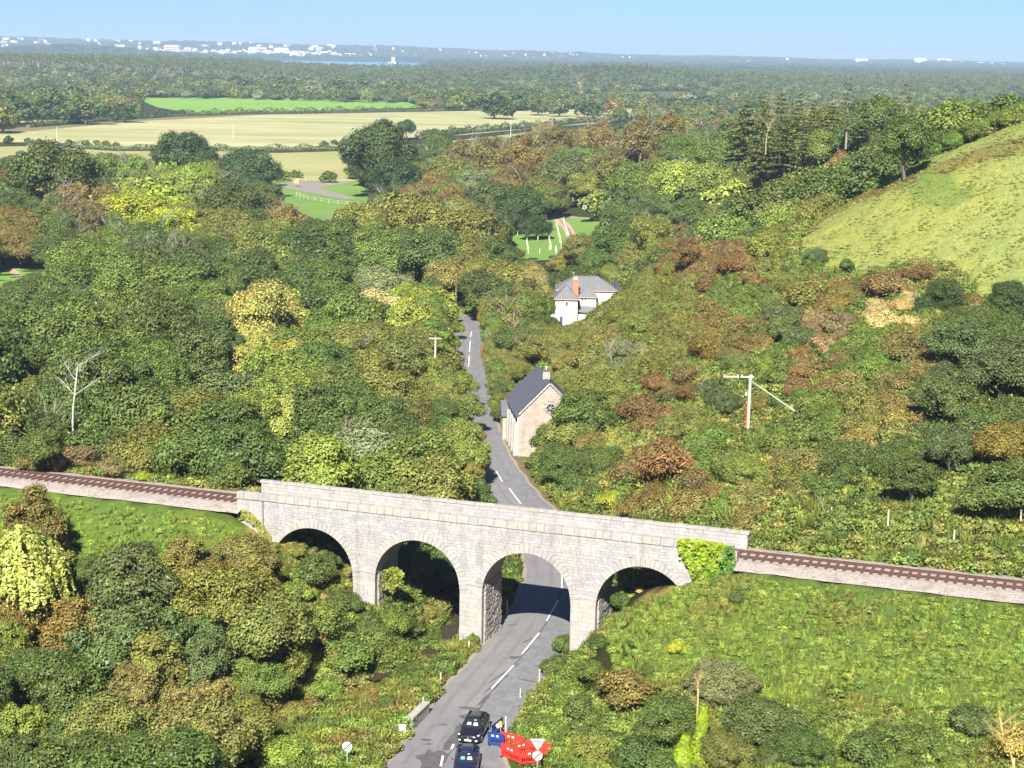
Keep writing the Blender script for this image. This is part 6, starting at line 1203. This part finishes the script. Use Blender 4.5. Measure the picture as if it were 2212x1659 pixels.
def under(x0,x1,y0,y1,n,test,codes,sr,wts=(.35,.25,.25,.15),bright=1.):
    xs=rng.uniform(x0,x1,n);ys=rng.uniform(y0,y1,n);zs=gz(xs,ys);u,v=proj(xs,ys,zs);m=test(xs,ys,u,v)&(polydist(xs,ys,ROADD)>4.0);out=[]
    for s_ in (0,.8): pass
    uu,vv=proj(xs,ys,zs+.8)
    for p in (P_NROAD,P_ROAD,P_TRL,P_TRR,P_HOUSE): m&=~inpoly(uu,vv,p)
    nz=np.sin(xs*.35+2*np.sin(ys*.21))*np.sin(ys*.4+1.5*np.sin(xs*.17))
    for i in np.where(m)[0]:
        k=int(np.clip((nz[i]*.5+.5+rng.normal(0,.16))*len(codes),0,len(codes)-1));s=rng.uniform(*sr);out.append((xs[i],ys[i],zs[i],s,s*rng.uniform(.7,1.2),rng.uniform(0,6),rng.choice(4,p=wts),tuple(np.array(jit(TINT[codes[k]],.12))*bright)))
    return out
tt=lambda x,y:(x*SA+(y-138.)*CA);ss=lambda x,y:(x*CA-(y-138.)*SA)
U1=under(8,62,105,137,16000,lambda x,y,u,v:(tt(x,y)<-1.)&(tt(x,y)>-14)&(ss(x,y)>9.),['VG','MG','VG','LG','VG','MG','OL'],(.28,.6),(.14,.08,.56,.22),1.12)+under(2,62,98,137,19000,lambda x,y,u,v:((tt(x,y)<-12)|(ss(x,y)<9.5))&(tt(x,y)<-.6)&(ss(x,y)>2.),['DG','MG','VG','LG','VG','MG','OL','MG','KH'],(.4,1.))
U2=under(-45,3,100,140,9000,lambda x,y,u,v:(tt(x,y)<-.8),['DG','MG','VG','MG','OL','LG','KH','BR'],(.45,1.1))
U3=under(-75,-24,130,160,5200,lambda x,y,u,v:(tt(x,y)<-1.8)&(tt(x,y)>-16),['VG','VG','MG','LG','VG','OL'],(.28,.6),(.12,.08,.6,.2),1.25)
U4=under(4,100,124,300,32000,lambda x,y,u,v:(tt(x,y)>5.5)&~inpoly(u,v,P_HILLG)&notbld(x,y),['DG','MG','OL','MG','OL','MG','KH'],(.6,1.7),(.4,.3,.15,.15))
U5=under(-80,70,128,172,6000,lambda x,y,u,v:((tt(x,y)>5.2)&(tt(x,y)<12)&((ss(x,y)>20)|(ss(x,y)<-22))),['VG','LG','OL','KH','TA'],(.3,.8),(.15,.1,.45,.3))
U6=under(-30,20,138,150,2500,lambda x,y,u,v:(tt(x,y)>-3)&(tt(x,y)<7)&((np.abs(ss(x,y)+18.5)<3.4)|(np.abs(ss(x,y)-12.5)<3.)|(np.abs(ss(x,y)+.4)<.8)),['KH','OL','LG','TA','MG'],(.25,.6),(.2,.1,.35,.35))
U8=under(-80,4,146,215,15000,lambda x,y,u,v:(tt(x,y)>5.5)&(tt(x,y)<62)&(polydist(x,y,ROADD)>4.5),['DG','MG','OL','DG','MG'],(.5,1.3),(.4,.4,.15,.05))
U9=under(-18,-3,136,166,1500,lambda x,y,u,v:(ss(x,y)>-13)&(ss(x,y)<-4)&(polydist(x,y,STREAM)>1.2),['DG','MG','KH','OL'],(.4,1.),(.3,.3,.3,.1))
U7=under(-16,8,160,330,3200,lambda x,y,u,v:(polydist(x,y,ROADD)<7.5)&notbld(x,y),['VG','LG','MG'],(.25,.6),(.2,.1,.5,.2))
print('under',[len(q) for q in (U1,U2,U3,U4,U5,U6,U7)])
for q in (U1,U2,U3,U4,U5,U6,U7):
    for i,p in enumerate(q):
        if p[6]==2 and rng.random()<.0: pass
scatter('undergrowth',U8+U9+U1+U2+U3+U4+U5+U6+U7,[[b1],[b2],[g1],[g2]])
# short grass and dry stalks on the hill
xs=rng.uniform(38,120,22000);ys=rng.uniform(195,300,22000);zs=gz(xs,ys);u,v=proj(xs,ys,zs);m=inpoly(u,v,P_HILLG);hp=[]
nz=np.sin(xs*.22+np.sin(ys*.3)*1.4)*np.sin(ys*.25+np.sin(xs*.14)*2)
br=inpoly(u,v,P_BRACK)|inpoly(u,v,P_EDGE)
for i in np.where(m)[0]:
    c='BR' if br[i] and rng.random()<.6 else ('HG','HG','LG','HG','HG')[int(np.clip((nz[i]*.5+.5+rng.normal(0,.2))*5,0,4))];s=rng.uniform(.16,.36)*(1.3 if br[i] else 1);hp.append((xs[i],ys[i],zs[i],s*1.6,s*.55,rng.uniform(0,6),rng.choice([2,3]),jit(TINT[c],.07)))
scatter('hill_grass',hp,[[b1],[b2],[g1],[g2]])
# ------------------------------------------------------------------ labels of the trees: colour, kind and where
ZONES=[([(-99,1080),(660,1120),(680,1800),(-99,1800)],'in the lower left wood'),([(600,1180),(1240,1250),(1180,1800),(640,1800)],'between viaduct and road'),([(1180,1250),(2400,1250),(2400,1900),(1100,1900)],'below the right-hand track'),
 ([(1150,600),(2400,600),(2400,1260),(1100,1120)],'on the scrub slope'),([(-99,880),(1100,880),(1100,1120),(-99,1080)],'behind the left-hand track'),([(-99,740),(1100,740),(1100,880),(-99,880)],'midway up the left wood'),([(-99,600),(1100,600),(1100,740),(-99,740)],'left of the road bend'),
 ([(-99,440),(1110,440),(1110,600),(-99,600)],'left of the planted field'),([(-99,330),(760,330),(760,440),(-99,440)],'below the pale fields'),([(740,230),(1180,230),(1180,600),(740,600)],'right of the access lane'),([(1100,430),(2400,430),(2400,620),(1100,620)],'behind the house'),([(1100,200),(1600,200),(1600,440),(1100,440)],'beyond the main road'),([(1600,150),(2400,150),(2400,440),(1600,440)],'behind the grass hill')]
grp={}
for r_ in REC:
    t,kind,code,u,v,label,y=r_;nm,cat,desc=KN[kind]
    zone='beside the distant fields'
    for poly,zn in ZONES:
        if kind!='far' and kind!='pine' and bool(inpoly([u],[v],poly)[0]): zone=zn;break
    t['category']=cat;t['group']=desc+'s '+zone
    if label: t['label']=label;continue
    grp.setdefault((CNAME[code]+' '+desc,zone),[]).append((u,v,t))
for (d_,zn),L in grp.items():
    L.sort(key=lambda q:q[0])
    for i,(u,v,t) in enumerate(L): t['label']=f'{d_} {zn}' if len(L)==1 else f'{d_} {zn}, {ordn(i+1)} from left'
# ------------------------------------------------------------------ air
hz=MB().box((0,5900,41),(15000,13400,138));hm=bpy.data.materials.new('haze_air');hm.use_nodes=True;ht=hm.node_tree;ht.nodes.clear();ho_=ht.nodes.new('ShaderNodeOutputMaterial');pv_=ht.nodes.new('ShaderNodeVolumePrincipled');pv_.inputs['Color'].default_value=(.6,.79,1,1);pv_.inputs['Density'].default_value=HAZE;ht.links.new(pv_.outputs[0],ho_.inputs['Volume'])
if HAZE>0: tag(hz.build('haze',hm),kind='stuff')
